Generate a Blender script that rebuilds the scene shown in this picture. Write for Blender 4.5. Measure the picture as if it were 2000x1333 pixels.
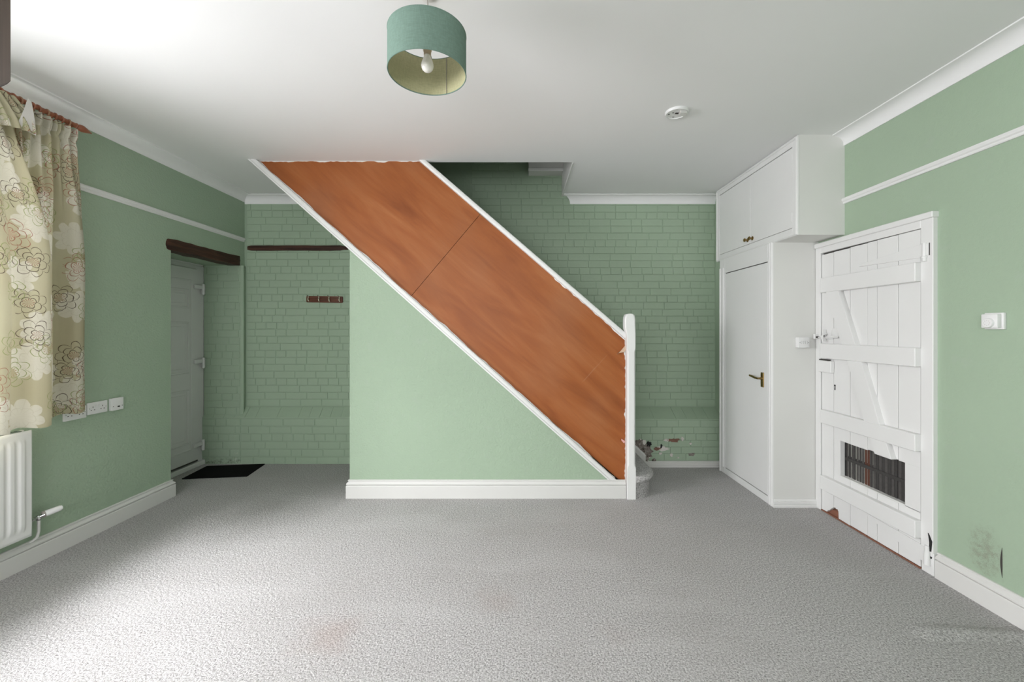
import bpy, bmesh, math, random
from mathutils import Vector, Matrix, noise as mn
R = random.Random(7)
for o in list(bpy.data.objects):
    bpy.data.objects.remove(o)
sc = bpy.context.scene
COL = sc.collection

# ------------------------------------------------------------------ camera
F, VX, VY, H = 820.0, 1012.0, 644.0, 1.42
cd = bpy.data.cameras.new('camera'); cam = bpy.data.objects.new('camera', cd); COL.objects.link(cam)
cam.location = (0, 0, H); cam.rotation_euler = (math.radians(90), 0, 0)
cd.sensor_width = 36; cd.lens = F / 2000 * 36
cd.shift_x = -(VX - 1000) / 2000; cd.shift_y = -(666.5 - VY) / 2000
cd.clip_start = 0.02; cd.clip_end = 100
sc.camera = cam
# ------------------------------------------------------------------ world, light, exposure
w = bpy.data.worlds.new('sky'); sc.world = w; w.use_nodes = True
w.node_tree.nodes['Background'].inputs[0].default_value = (0.92, 0.93, 1.0, 1)
w.node_tree.nodes['Background'].inputs[1].default_value = 1.0
sc.view_settings.view_transform = 'Standard'; sc.view_settings.look = 'None'
sc.view_settings.gamma = 1; sc.view_settings.use_curve_mapping = False
sc.view_settings.exposure = 1.06
def area(name, loc, target, sx, sy, watts, col=(1, 1, 1), spread=180):
    l = bpy.data.lights.new(name, 'AREA'); l.shape = 'RECTANGLE'; l.size = sx; l.size_y = sy
    l.energy = watts; l.color = col; l.spread = math.radians(spread)
    o = bpy.data.objects.new(name, l); COL.objects.link(o); o.location = loc
    o.rotation_euler = (Vector(target) - Vector(loc)).to_track_quat('-Z', 'Y').to_euler()
    return o
area('window_high_sky', (-4.3, 0.15, 3.2), (-1.3, 1.95, 0.0), 1.5, 0.8, 37, (0.975, 0.96, 1.0), 75)
area('window_daylight', (-3.95, 1.25, 2.1), (2.4, 1.6, 0.9), 2.5, 1.7, 138, (0.975, 0.96, 1.0), 170)
area('rear_window_daylight', (-1.3, -2.35, 1.9), (-0.9, 3.5, 0.9), 2.8, 1.7, 66, (0.975, 0.96, 1.0))

# ------------------------------------------------------------------ colour and materials
def s2l(c):
    c = c / 255.0
    return c / 12.92 if c <= 0.04045 else ((c + 0.055) / 1.055) ** 2.4
def rgb(r, g, b): return (s2l(r), s2l(g), s2l(b), 1)
class NT:
    def __init__(s, name):
        s.m = bpy.data.materials.new(name); s.m.use_nodes = True
        s.t = s.m.node_tree; s.n = s.t.nodes; s.bsdf = s.n['Principled BSDF']
    def new(s, typ, **kw):
        x = s.n.new(typ)
        for k, v in kw.items(): setattr(x, k, v)
        return x
    def link(s, a, b): s.t.links.new(a, b)
    def put(s, sock, v):
        if hasattr(v, 'links') or isinstance(v, bpy.types.NodeSocket): s.link(v, sock)
        else: sock.default_value = v
    def math(s, op, a, b=0.0, c=0.0):
        x = s.new('ShaderNodeMath', operation=op)
        s.put(x.inputs[0], a); s.put(x.inputs[1], b)
        if len(x.inputs) > 2: s.put(x.inputs[2], c)
        return x.outputs[0]
    def vec(s, op, a, b=(0, 0, 0)):
        x = s.new('ShaderNodeVectorMath', operation=op); s.put(x.inputs[0], a); s.put(x.inputs[1], b)
        return x.outputs['Value' if op in ('LENGTH', 'DISTANCE', 'DOT_PRODUCT') else 'Vector']
    def coord(s, kind='Object'): return s.new('ShaderNodeTexCoord').outputs[kind]
    def pos(s): return s.new('ShaderNodeNewGeometry').outputs['Position']
    def mapping(s, v, scale=(1, 1, 1), rot=(0, 0, 0), loc=(0, 0, 0)):
        x = s.new('ShaderNodeMapping'); s.link(v, x.inputs[0])
        x.inputs['Scale'].default_value = scale; x.inputs['Rotation'].default_value = rot; x.inputs['Location'].default_value = loc
        return x.outputs[0]
    def noise(s, v, scale, detail=3, rough=0.5, dist=0.0):
        x = s.new('ShaderNodeTexNoise'); s.link(v, x.inputs['Vector'])
        x.inputs['Scale'].default_value = scale; x.inputs['Detail'].default_value = detail
        x.inputs['Roughness'].default_value = rough; x.inputs['Distortion'].default_value = dist
        return x.outputs['Fac']
    def mix(s, f, a, b):
        x = s.new('ShaderNodeMix', data_type='RGBA'); s.put(x.inputs[0], f); s.put(x.inputs[6], a); s.put(x.inputs[7], b)
        return x.outputs[2]
    def ss(s, v, a, b):
        x = s.new('ShaderNodeMapRange', interpolation_type='SMOOTHSTEP'); s.put(x.inputs[0], v)
        x.inputs[1].default_value = a; x.inputs[2].default_value = b
        return x.outputs[0]
    def ramp(s, f, stops):
        x = s.new('ShaderNodeValToRGB'); s.link(f, x.inputs[0]); e = x.color_ramp.elements
        while len(e) < len(stops): e.new(0.5)
        for el, (p, c) in zip(e, stops): el.position = p; el.color = c
        return x.outputs[0]
    def bump(s, h, strength, dist=0.01, normal=None):
        x = s.new('ShaderNodeBump'); x.inputs['Strength'].default_value = strength; x.inputs['Distance'].default_value = dist
        s.link(h, x.inputs['Height'])
        if normal is not None: s.link(normal, x.inputs['Normal'])
        return x.outputs[0]
    def done(s, col=None, rough=0.5, normal=None, metal=0.0, spec=0.5):
        if col is not None: s.put(s.bsdf.inputs['Base Color'], col)
        s.put(s.bsdf.inputs['Roughness'], rough); s.bsdf.inputs['Metallic'].default_value = metal
        s.bsdf.inputs['Specular IOR Level'].default_value = spec
        if normal is not None: s.link(normal, s.bsdf.inputs['Normal'])
        return s.m
def simple(name, c, rough=0.5, var=0.04, vscale=6, bump=0.0, bscale=60, metal=0.0, bdist=0.002, spec=0.5):
    t = NT(name); p = t.pos()
    n = t.noise(p, vscale, 3)
    a = tuple(min(1, x * (1 - var)) for x in c[:3]) + (1,); b = tuple(min(1, x * (1 + var)) for x in c[:3]) + (1,)
    col = t.mix(n, a, b)
    nr = t.bump(t.noise(p, bscale, 4), bump, bdist) if bump else None
    return t.done(col, rough, nr, metal, spec)
GREEN = (0.365, 0.468, 0.345, 1)
M = {}
M['white'] = simple('white_gloss_paint', (0.80, 0.80, 0.785, 1), 0.38, 0.02, 5, 0.15, 18, bdist=0.001)
M['offwhite'] = simple('offwhite_paint', (0.74, 0.74, 0.71, 1), 0.55, 0.02, 3, 0.1, 40, bdist=0.001)
M['skirt'] = simple('cream_white_paint', (0.70, 0.695, 0.67, 1), 0.4, 0.02, 4, 0.1, 25, bdist=0.001)
M['ceil'] = simple('ceiling_paint', (0.86, 0.86, 0.855, 1), 0.9, 0.015, 2, 0.15, 90, bdist=0.001)
M['plastic'] = simple('white_plastic', (0.80, 0.80, 0.79, 1), 0.3, 0.01)
M['upvc'] = simple('white_upvc', (0.70, 0.70, 0.69, 1), 0.35, 0.02)
M['dark'] = simple('dark_recess', (0.012, 0.012, 0.012, 1), 0.8)
M['gap'] = simple('gap_shade_and_fittings', (0.05, 0.045, 0.04, 1), 0.9)  # near-black colour stands in for shade in gaps; also on small dark fittings
M['brass'] = simple('aged_brass', (0.36, 0.25, 0.10, 1), 0.28, 0.15, 60, metal=1.0)
M['chrome'] = simple('chrome', (0.6, 0.6, 0.6, 1), 0.2, 0.02, metal=1.0)
M['mat'] = simple('black_rubber_mat', (0.006, 0.006, 0.006, 1), 0.95, 0.3, 200, 0.4, 400, spec=0.1)
M['polewood'] = simple('reddish_pole_wood', (0.30, 0.105, 0.055, 1), 0.35, 0.2, 30)
M['ringwood'] = simple('tan_ring_wood', (0.36, 0.20, 0.12, 1), 0.4, 0.2, 30)
M['hookbrass'] = simple('pale_hook_metal', (0.75, 0.68, 0.55, 1), 0.25, 0.1, metal=0.7)
M['threshold'] = simple('bare_red_wood', (0.24, 0.10, 0.06, 1), 0.7, 0.3, 40)
M['grille'] = simple('grimy_dark_wood', (0.045, 0.042, 0.04, 1), 0.65, 0.4, 60, 0.3, 200)
M['grille2'] = simple('grimy_slat_wood', (0.075, 0.07, 0.066, 1), 0.6, 0.4, 60, 0.3, 200)
M['grillered'] = simple('reddish_wood_strip', (0.10, 0.035, 0.02, 1), 0.6, 0.3, 60)
M['bulb'] = simple('pearl_bulb_glass', (0.80, 0.78, 0.72, 1), 0.12, 0.01)
M['holder'] = simple('cream_lampholder', (0.50, 0.40, 0.28, 1), 0.4)
M['cord'] = simple('grey_cord', (0.35, 0.33, 0.3, 1), 0.5)
M['splinter'] = simple('bare_pale_wood', (0.62, 0.45, 0.32, 1), 0.7, 0.2, 80)
M['pink'] = simple('pink_tape', (0.75, 0.42, 0.40, 1), 0.5)
M['chip'] = simple('bare_white_plaster', (0.70, 0.67, 0.63, 1), 0.9, 0.15, 90, 0.5, 120)
M['brickred'] = simple('bare_brick', (0.22, 0.12, 0.085, 1), 0.9, 0.5, 120, 0.6, 150)
M['lining'] = simple('curtain_lining', (0.72, 0.70, 0.66, 1), 0.9, 0.03)

def green_paint(name, kind):
    t = NT(name); p = t.pos()
    n = t.noise(p, 1.7, 3); n2 = t.noise(p, 14, 4)
    c0 = tuple(x * 0.95 for x in GREEN[:3]) + (1,); c1 = tuple(x * 1.04 for x in GREEN[:3]) + (1,)
    col = t.mix(n, c0, c1)
    col = t.mix(t.math('MULTIPLY', t.ss(n2, 0.58, 0.75), 0.25), col, (0.40, 0.47, 0.39, 1))
    if kind == 'paper':
        v = t.new('ShaderNodeTexVoronoi', feature='SMOOTH_F1'); t.link(p, v.inputs['Vector']); v.inputs['Scale'].default_value = 75
        h = t.math('ADD', t.math('MULTIPLY', v.outputs['Distance'], 0.9), t.noise(p, 70, 4, 0.6, 0.8))
        nr = t.bump(h, 0.6, 0.004)
    else:
        a = t.bump(t.noise(p, 22, 5, 0.6), 0.5, 0.006)
        nr = t.bump(t.noise(p, 120, 3), 0.35, 0.0015, a)
    if kind == 'mould':          # damp mould bloom low on the right wall
        d = t.vec('LENGTH', t.vec('MULTIPLY', t.vec('SUBTRACT', p, (2.405, 2.165, 0.275)), (0.0, 1.0, 0.62)))
        d = t.math('ADD', d, t.math('MULTIPLY', t.math('SUBTRACT', t.noise(p, 45, 4, 0.7), 0.5), 0.12))
        m = t.math('SUBTRACT', 1.0, t.ss(d, 0.03, 0.10))
        sp = t.ss(t.noise(p, 260, 5, 0.8), 0.46, 0.68)
        col = t.mix(t.math('MULTIPLY', m, t.math('MULTIPLY', t.ss(t.noise(p, 30, 3, 0.6), 0.35, 0.65), 0.38)), col, (0.22, 0.18, 0.14, 1))
        col = t.mix(t.math('MULTIPLY', t.math('MULTIPLY', m, sp), 0.5), col, (0.12, 0.12, 0.10, 1))
    if kind == 'damp':           # salts and dirt at the foot of the recess wall
        sx = t.new('ShaderNodeSeparateXYZ'); t.link(p, sx.inputs[0])
        lo = t.math('SUBTRACT', 1.0, t.ss(sx.outputs[2], 0.0, 0.10))
        sp = t.ss(t.noise(p, 35, 5, 0.7), 0.42, 0.66)
        col = t.mix(t.math('MULTIPLY', t.math('MULTIPLY', lo, sp), 0.9), col, (0.05, 0.05, 0.035, 1))
        lo2 = t.math('SUBTRACT', 1.0, t.ss(sx.outputs[2], 0.10, 0.5))
        sp2 = t.ss(t.noise(p, 17, 5, 0.65), 0.6, 0.70)
        col = t.mix(t.math('MULTIPLY', t.math('MULTIPLY', lo2, sp2), 0.55), col, (0.62, 0.64, 0.56, 1))
    return t.done(col, 0.62, nr, spec=0.35)
M['paper'] = green_paint('green_textured_wallpaper', 'paper')
M['mould'] = green_paint('green_wallpaper_with_mould', 'mould')
M['brick'] = green_paint('green_painted_brick', 'brick')
g0 = GREEN; GREEN = tuple(x * 0.92 for x in g0[:3]) + (1,); M['mortar'] = green_paint('shade_darkened_green_joints', 'brick'); GREEN = g0  # joint shade put into the colour, as no grazing light brings it out
M['damp'] = green_paint('green_painted_brick_damp', 'damp')

def carpet():
    t = NT('grey_twist_carpet'); p = t.pos()
    f = t.noise(p, 125, 4, 0.8); g = t.noise(p, 60, 3, 0.65); big = t.noise(p, 1.6, 3); st = t.noise(t.mapping(p, (0.7, 2.6, 1), (0, 0, 0.5)), 1.4, 2)
    base = t.ramp(f, [(0.37, (0.20, 0.192, 0.185, 1)), (0.5, (0.62, 0.605, 0.595, 1)), (0.63, (0.92, 0.90, 0.89, 1))])
    base = t.mix(t.math('MULTIPLY', t.ss(g, 0.35, 0.65), 0.25), base, (0.60, 0.585, 0.57, 1))
    base = t.mix(t.math('MULTIPLY', t.ss(big, 0.42, 0.7), 0.22), base, (0.45, 0.43, 0.405, 1))
    base = t.mix(t.math('MULTIPLY', t.ss(st, 0.52, 0.66), 0.14), base, (0.78, 0.77, 0.76, 1))
    for (x, y, r, k) in ((-0.87, 1.95, 0.22, 0.30), (-0.12, 2.2, 0.16, 0.16), (0.45, 1.95, 0.13, 0.1)):
        d = t.vec('LENGTH', t.vec('SUBTRACT', p, (x, y, 0)))
        d = t.math('ADD', d, t.math('MULTIPLY', t.math('SUBTRACT', t.noise(p, 9, 3), 0.5), 0.2))
        base = t.mix(t.math('MULTIPLY', t.math('SUBTRACT', 1.0, t.ss(d, 0.0, r)), k), base, (0.44, 0.31, 0.26, 1))
    h = t.math('ADD', f, t.math('MULTIPLY', g, 1.2))
    return t.done(base, 1.0, t.bump(h, 1.0, 0.012), spec=0.05)
M['carpet'] = carpet()

def ply():
    t = NT('varnished_plywood'); p = t.mapping(t.coord('Object'), (1, 1, 1), (0, math.radians(-41.3), 0))
    g = t.noise(t.mapping(p, (0.55, 1, 3.2)), 2.2, 4, 0.55, 0.5)
    fn = t.noise(t.mapping(p, (3, 1, 110)), 2.0, 4, 0.6)
    big = t.noise(t.coord('Object'), 1.3, 2)
    col = t.ramp(g, [(0.25, (0.24, 0.068, 0.019, 1)), (0.5, (0.35, 0.110, 0.032, 1)), (0.75, (0.42, 0.155, 0.055, 1))])
    col = t.mix(t.math('MULTIPLY', t.ss(fn, 0.4, 0.7), 0.28), col, (0.24, 0.085, 0.035, 1))
    col = t.mix(t.math('MULTIPLY', t.ss(big, 0.45, 0.7), 0.25), col, (0.36, 0.18, 0.10, 1))
    w = t.noise(t.mapping(p, (60, 1, 1.2), (0, 0.5, 0)), 1.0, 2)
    col = t.mix(t.math('MULTIPLY', t.ss(w, 0.73, 0.76), 0.12), col, (0.6, 0.42, 0.3, 1))
    return t.done(col, t.math('ADD', 0.34, t.math('MULTIPLY', big, 0.2)), t.bump(fn, 0.12, 0.001), spec=0.22)
M['ply'] = ply()
def darkwood(name, ax):
    t = NT(name); sc_ = (4, 4, 4); sc_ = tuple(1.2 if i == ax else 22 for i in range(3))
    g = t.noise(t.mapping(t.pos(), sc_), 2, 5, 0.6, 0.6)
    col = t.ramp(g, [(0.3, (0.018, 0.009, 0.006, 1)), (0.55, (0.065, 0.028, 0.018, 1)), (0.8, (0.12, 0.055, 0.032, 1))])
    return t.done(col, 0.55, t.bump(g, 0.6, 0.006), spec=0.3)
M['lintel'] = darkwood('dark_stained_lintel_oak', 1)
M['batten'] = darkwood('dark_stained_batten_oak', 0)
t = NT('brown_timber'); g = t.noise(t.mapping(t.pos(), (30, 30, 2)), 2, 4)
M['timber'] = t.done(t.ramp(g, [(0.3, (0.022, 0.015, 0.009, 1)), (0.7, (0.036, 0.024, 0.015, 1))]), 0.8, spec=0.1)
t = NT('mahogany_rail'); g = t.noise(t.mapping(t.pos(), (2, 20, 30)), 3, 4)
M['hookwood'] = t.done(t.ramp(g, [(0.3, (0.055, 0.016, 0.008, 1)), (0.7, (0.17, 0.05, 0.022, 1))]), 0.35)
def fabric(name, c, c2=None):
    t = NT(name); p = t.coord('Object')
    a = t.noise(t.mapping(p, (500, 500, 40)), 1.0, 2); b = t.noise(t.mapping(p, (40, 40, 500)), 1.0, 2)
    h = t.math('ADD', a, b)
    col = t.mix(t.ss(h, 0.7, 1.3), tuple(x * 0.88 for x in c[:3]) + (1,), tuple(min(1, x * 1.08) for x in c[:3]) + (1,))
    m = t.done(col, 0.9, t.bump(h, 0.3, 0.0006), spec=0.15)
    tr = t.new('ShaderNodeBsdfTranslucent'); t.link(col, tr.inputs[0])
    mx = t.new('ShaderNodeMixShader'); mx.inputs[0].default_value = 0.18
    t.link(t.bsdf.outputs[0], mx.inputs[1]); t.link(tr.outputs[0], mx.inputs[2])
    t.link(mx.outputs[0], t.n['Material Output'].inputs[0])
    return m
M['shade'] = fabric('sage_teal_linen', (0.20, 0.295, 0.245, 1))
M['shadein'] = fabric('olive_cream_lining', (0.50, 0.48, 0.29, 1))
t = NT('window_glass')
tr = t.new('ShaderNodeBsdfTransparent'); gl = t.new('ShaderNodeBsdfGlossy'); gl.inputs['Roughness'].default_value = 0.02
mx = t.new('ShaderNodeMixShader'); mx.inputs[0].default_value = 0.04
t.link(tr.outputs[0], mx.inputs[1]); t.link(gl.outputs[0], mx.inputs[2]); t.link(mx.outputs[0], t.n['Material Output'].inputs[0])
M['glass'] = t.m

def rubble():
    t = NT('broken_plaster_rubble'); p = t.pos(); n = t.noise(p, 40, 5, 0.7)
    col = t.ramp(n, [(0.30, (0.03, 0.027, 0.024, 1)), (0.42, (0.20, 0.17, 0.15, 1)), (0.58, (0.36, 0.32, 0.29, 1)), (0.75, (0.6, 0.58, 0.55, 1))])
    return t.done(col, 0.95, t.bump(n, 1.0, 0.02), spec=0.1)
M['rubble'] = rubble()

def curtain_mat():
    t = NT('floral_curtain_cotton'); uv = t.coord('UV')
    wob = t.new('ShaderNodeTexNoise'); t.link(uv, wob.inputs['Vector']); wob.inputs['Scale'].default_value = 14; wob.inputs['Detail'].default_value = 2
    wv = t.vec('MULTIPLY', t.vec('SUBTRACT', wob.outputs['Color'], (0.5, 0.5, 0.5)), (0.03, 0.03, 0))
    P = t.vec('ADD', uv, wv)
    def layer(scale, off, petals, rad, keep):
        q = t.vec('ADD', P, off)
        v = t.new('ShaderNodeTexVoronoi', feature='F1', voronoi_dimensions='2D'); t.link(q, v.inputs['Vector'])
        v.inputs['Scale'].default_value = scale; v.inputs['Randomness'].default_value = 0.75
        d = t.vec('SUBTRACT', q, v.outputs['Position'])
        s = t.new('ShaderNodeSeparateXYZ'); t.link(d, s.inputs[0])
        c = t.new('ShaderNodeSeparateColor'); t.link(v.outputs['Color'], c.inputs[0])
        th = t.math('ARCTAN2', s.outputs[1], s.outputs[0]); r = t.vec('LENGTH', d)
        th = t.math('ADD', th, t.math('MULTIPLY', c.outputs[1], 6.28))
        on = t.math('GREATER_THAN', c.outputs[0], keep)
        def pr(k, R0, ph, amp=0.30):
            a = t.math('ABSOLUTE', t.math('COSINE', t.math('ADD', t.math('MULTIPLY', th, k / 2), ph)))
            a = t.math('POWER', a, 0.6)
            return t.math('MULTIPLY', t.math('ADD', 1 - amp, t.math('MULTIPLY', a, amp)), R0)
        return r, th, on, pr
    base = (0.45, 0.41, 0.275, 1)
    gs = t.ss(t.noise(uv, 3, 2), 0.4, 0.65)
    col = t.mix(gs, base, (0.48, 0.45, 0.31, 1))
    r, th, on, pr = layer(4.2, (3.1, 1.7, 0), 7, 0.1, 0.2)      # white filled blooms
    edge = pr(8, 0.105, 0.3, 0.35)
    fill = t.math('MULTIPLY', t.math('SUBTRACT', 1.0, t.ss(t.math('SUBTRACT', r, edge), -0.003, 0.003)), on)
    vein = t.math('MULTIPLY', t.ss(t.math('ABSOLUTE', t.math('SINE', t.math('MULTIPLY', th, 8))), 0.0, 0.3), 0.3)
    wcol = t.mix(vein, (0.60, 0.57, 0.47, 1), (0.76, 0.74, 0.66, 1))
    inner = t.math('LESS_THAN', t.math('ABSOLUTE', t.math('SUBTRACT', r, pr(6, 0.06, 1.0))), 0.0018)
    wcol = t.mix(t.math('MULTIPLY', inner, 0.5), wcol, (0.5, 0.47, 0.36, 1))
    col = t.mix(t.math('MULTIPLY', fill, 0.85), col, wcol)
    for (sc_, off, keep, R0, line, cen) in ((4.4, (7.7, 4.2, 0), 0.40, 0.085, (0.075, 0.05, 0.035, 1), (0.25, 0.06, 0.05, 1)),
                                            (4.0, (11.3, 9.1, 0), 0.30, 0.09, (0.30, 0.12, 0.08, 1), (0.42, 0.10, 0.09, 1)),
                                            (4.6, (17.9, 2.6, 0), 0.55, 0.08, (0.26, 0.30, 0.12, 1), (0.3, 0.2, 0.08, 1))):
        r, th, on, pr = layer(sc_, off, 6, R0, keep)
        m = None
        for (k, rr, ph) in ((7, R0, 0.2), (5, R0 * 0.68, 1.3), (4, R0 * 0.40, 0.5)):
            l = t.math('LESS_THAN', t.math('ABSOLUTE', t.math('SUBTRACT', r, pr(k, rr, ph, 0.42))), 0.0019)
            m = l if m is None else t.math('MAXIMUM', m, l)
        col = t.mix(t.math('MULTIPLY', t.math('MULTIPLY', m, on), 0.9), col, line)
        st = t.math('MULTIPLY', t.math('GREATER_THAN', t.math('SINE', t.math('MULTIPLY', th, 13)), 0.75), t.math('LESS_THAN', r, R0 * 0.3))
        col = t.mix(t.math('MULTIPLY', t.math('MULTIPLY', st, on), 0.85), col, cen)
    weave = t.noise(t.mapping(uv, (30, 900, 1)), 1.0, 2)
    col = t.mix(t.math('MULTIPLY', t.ss(weave, 0.5, 0.7), 0.12), col, (0.35, 0.32, 0.2, 1))
    t.done(col, 0.8, None, spec=0.2)
    tr = t.new('ShaderNodeBsdfTranslucent'); t.link(col, tr.inputs[0])
    mx = t.new('ShaderNodeMixShader'); mx.inputs[0].default_value = 0.07
    t.link(t.bsdf.outputs[0], mx.inputs[1]); t.link(tr.outputs[0], mx.inputs[2])
    t.link(mx.outputs[0], t.n['Material Output'].inputs[0])
    return t.m
M['curtain'] = curtain_mat()

# ------------------------------------------------------------------ mesh helpers
ORG = {}
def tag(o, label=None, cat=None, group=None, kind=None):
    if label: o['label'] = label
    if cat: o['category'] = cat
    if group: o['group'] = group
    if kind: o['kind'] = kind
    return o
def thing(name, loc, label, cat, group=None, kind=None):
    o = bpy.data.objects.new(name, None); COL.objects.link(o); o.location = loc; o.empty_display_size = 0.1
    ORG[o.name] = Vector(loc)
    return tag(o, label, cat, group, kind)
def org(o): return ORG.get(o.name, Vector((0, 0, 0))) if o is not None else Vector((0, 0, 0))
class MB:
    def __init__(s): s.b = bmesh.new()
    def box(s, x0, x1, y0, y1, z0, z1, bev=0.0, seg=1):
        t = bmesh.new(); bmesh.ops.create_cube(t, size=1)
        for v in t.verts:
            v.co = Vector(((x0 + x1) / 2 + v.co.x * (x1 - x0), (y0 + y1) / 2 + v.co.y * (y1 - y0), (z0 + z1) / 2 + v.co.z * (z1 - z0)))
        if bev: bmesh.ops.bevel(t, geom=t.edges[:], offset=bev, segments=seg, affect='EDGES', profile=0.5)
        return s.add(t)
    def add(s, t, mtx=None):
        if mtx is not None: bmesh.ops.transform(t, matrix=mtx, verts=t.verts)
        me = bpy.data.meshes.new('tmp'); t.to_mesh(me); t.free(); s.b.from_mesh(me); bpy.data.meshes.remove(me); return s
    def prism(s, pts, axis, a0, a1, bev=0.0):
        """pts in the two other axes (in order), extruded along axis"""
        t = bmesh.new()
        def P(u, v, a): return {'x': (a, u, v), 'y': (u, a, v), 'z': (u, v, a)}[axis]
        lo = [t.verts.new(P(u, v, a0)) for u, v in pts]; hi = [t.verts.new(P(u, v, a1)) for u, v in pts]
        n = len(pts); t.faces.new(lo); t.faces.new(hi[::-1])
        for i in range(n): t.faces.new((lo[i], hi[i], hi[(i + 1) % n], lo[(i + 1) % n]))
        bmesh.ops.recalc_face_normals(t, faces=t.faces)
        if bev: bmesh.ops.bevel(t, geom=t.edges[:], offset=bev, segments=1, affect='EDGES')
        return s.add(t)
    def lathe(s, prof, c, axis=(0, 0, 1), n=32, caps=True):
        t = bmesh.new(); rings = []
        for r, h in prof:
            if r < 1e-6: rings.append([t.verts.new((0, 0, h))])
            else: rings.append([t.verts.new((r * math.cos(2 * math.pi * i / n), r * math.sin(2 * math.pi * i / n), h)) for i in range(n)])
        for a, b in zip(rings, rings[1:]):
            for i in range(n):
                j = (i + 1) % n
                f = [a[i % len(a)], a[j % len(a)], b[j % len(b)], b[i % len(b)]]
                f = list(dict.fromkeys(f))
                if len(f) > 2: t.faces.new(f)
        if caps:
            for r_ in (rings[0], rings[-1]):
                if len(r_) > 2: t.faces.new(r_)
        bmesh.ops.recalc_face_normals(t, faces=t.faces)
        q = Vector((0, 0, 1)).rotation_difference(Vector(axis)).to_matrix().to_4x4()
        return s.add(t, Matrix.Translation(c) @ q)
    def tube(s, path, r, n=10, caps=True):
        path = [Vector(p) for p in path]; t = bmesh.new(); rings = []
        rs = r if isinstance(r, (list, tuple)) else [r] * len(path)
        up = None
        for i, p in enumerate(path):
            d = (path[min(i + 1, len(path) - 1)] - path[max(i - 1, 0)]).normalized()
            if up is None: up = d.orthogonal().normalized()
            up = (up - d * up.dot(d)).normalized(); sd = d.cross(up)
            rings.append([t.verts.new(p + (up * math.cos(2 * math.pi * k / n) + sd * math.sin(2 * math.pi * k / n)) * rs[i]) for k in range(n)])
        for a, b in zip(rings, rings[1:]):
            for i in range(n): t.faces.new((a[i], a[(i + 1) % n], b[(i + 1) % n], b[i]))
        if caps: t.faces.new(rings[0][::-1]); t.faces.new(rings[-1])
        bmesh.ops.recalc_face_normals(t, faces=t.faces)
        return s.add(t)
    def torus(s, c, Rr, r, axis=(0, 1, 0), n=20, m=8):
        t = bmesh.new(); rings = []
        for i in range(n):
            a = 2 * math.pi * i / n
            rings.append([t.verts.new(((Rr + r * math.cos(2 * math.pi * k / m)) * math.cos(a), (Rr + r * math.cos(2 * math.pi * k / m)) * math.sin(a), r * math.sin(2 * math.pi * k / m))) for k in range(m)])
        for i in range(n):
            a, b = rings[i], rings[(i + 1) % n]
            for k in range(m): t.faces.new((a[k], b[k], b[(k + 1) % m], a[(k + 1) % m]))
        bmesh.ops.recalc_face_normals(t, faces=t.faces)
        q = Vector((0, 0, 1)).rotation_difference(Vector(axis)).to_matrix().to_4x4()
        return s.add(t, Matrix.Translation(c) @ q)
    def loft(s, rings, caps=True):
        t = bmesh.new(); rr = [[t.verts.new(p) for p in r] for r in rings]; n = len(rr[0])
        for a, b in zip(rr, rr[1:]):
            for i in range(n): t.faces.new((a[i], a[(i + 1) % n], b[(i + 1) % n], b[i]))
        if caps: t.faces.new(rr[0][::-1]); t.faces.new(rr[-1])
        bmesh.ops.recalc_face_normals(t, faces=t.faces)
        return s.add(t)
    def grid(s, fn, nu, nv, uvfn=None):
        t = bmesh.new(); g = [[t.verts.new(fn(i / nu, j / nv)) for j in range(nv + 1)] for i in range(nu + 1)]
        for i in range(nu):
            for j in range(nv): t.faces.new((g[i][j], g[i + 1][j], g[i + 1][j + 1], g[i][j + 1]))
        return s.add(t)
    def build(s, name, mat, parent=None, label=None, cat=None, kind=None, smooth=True, ang=35, origin=None):
        o0 = org(parent) if origin is None else Vector(origin)
        if parent is None and origin is None: o0 = Vector((0, 0, 0))
        for v in s.b.verts: v.co -= o0
        if smooth:
            for f in s.b.faces: f.smooth = True
            for e in s.b.edges:
                if len(e.link_faces) == 2 and e.calc_face_angle(0) > math.radians(ang): e.smooth = False
        me = bpy.data.meshes.new(name); s.b.to_mesh(me); s.b.free()
        me.materials.append(M[mat] if isinstance(mat, str) else mat)
        ob = bpy.data.objects.new(name, me); COL.objects.link(ob)
        if parent is not None:
            ob.parent = parent; ob.location = (o0 - org(parent)); ORG[ob.name] = o0
        else:
            ob.location = o0; ORG[ob.name] = o0
        return tag(ob, label, cat, None, kind)
S = 'structure'
CZ = H + 1.435                      # ceiling height
XL, XR, YB, Y0 = -2.945, 2.405, 4.52, -1.9
YS = 3.545                          # under-stair wall face

# ------------------------------------------------------------------ floor, ceiling, walls
def floor_mesh():
    m = MB()
    m.box(-3.6, 2.6, Y0 - 0.1, 4.8, -0.1, 0.0)
    return m
floor = floor_mesh().build('floor', 'carpet', label='worn light grey twist-pile carpet across the whole floor', cat='carpet', kind=S)
rp = MB()                            # a carpet ripple by the right skirting
def ripple(u, v):
    x = 1.84 + u * 0.53; y = 1.955 + (v - 0.5) * 0.13 + 0.012 * math.sin(u * 5)
    e = math.sin(math.pi * v) ** 2 * min(1, u * 6) * (1 if u < 0.97 else 0.5)
    return (x, y, 0.0005 + 0.016 * e)
rp.grid(ripple, 24, 12)
rp.build('ripple', 'carpet', floor, label='raised ripple in the carpet by the right skirting', ang=80)

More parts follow.
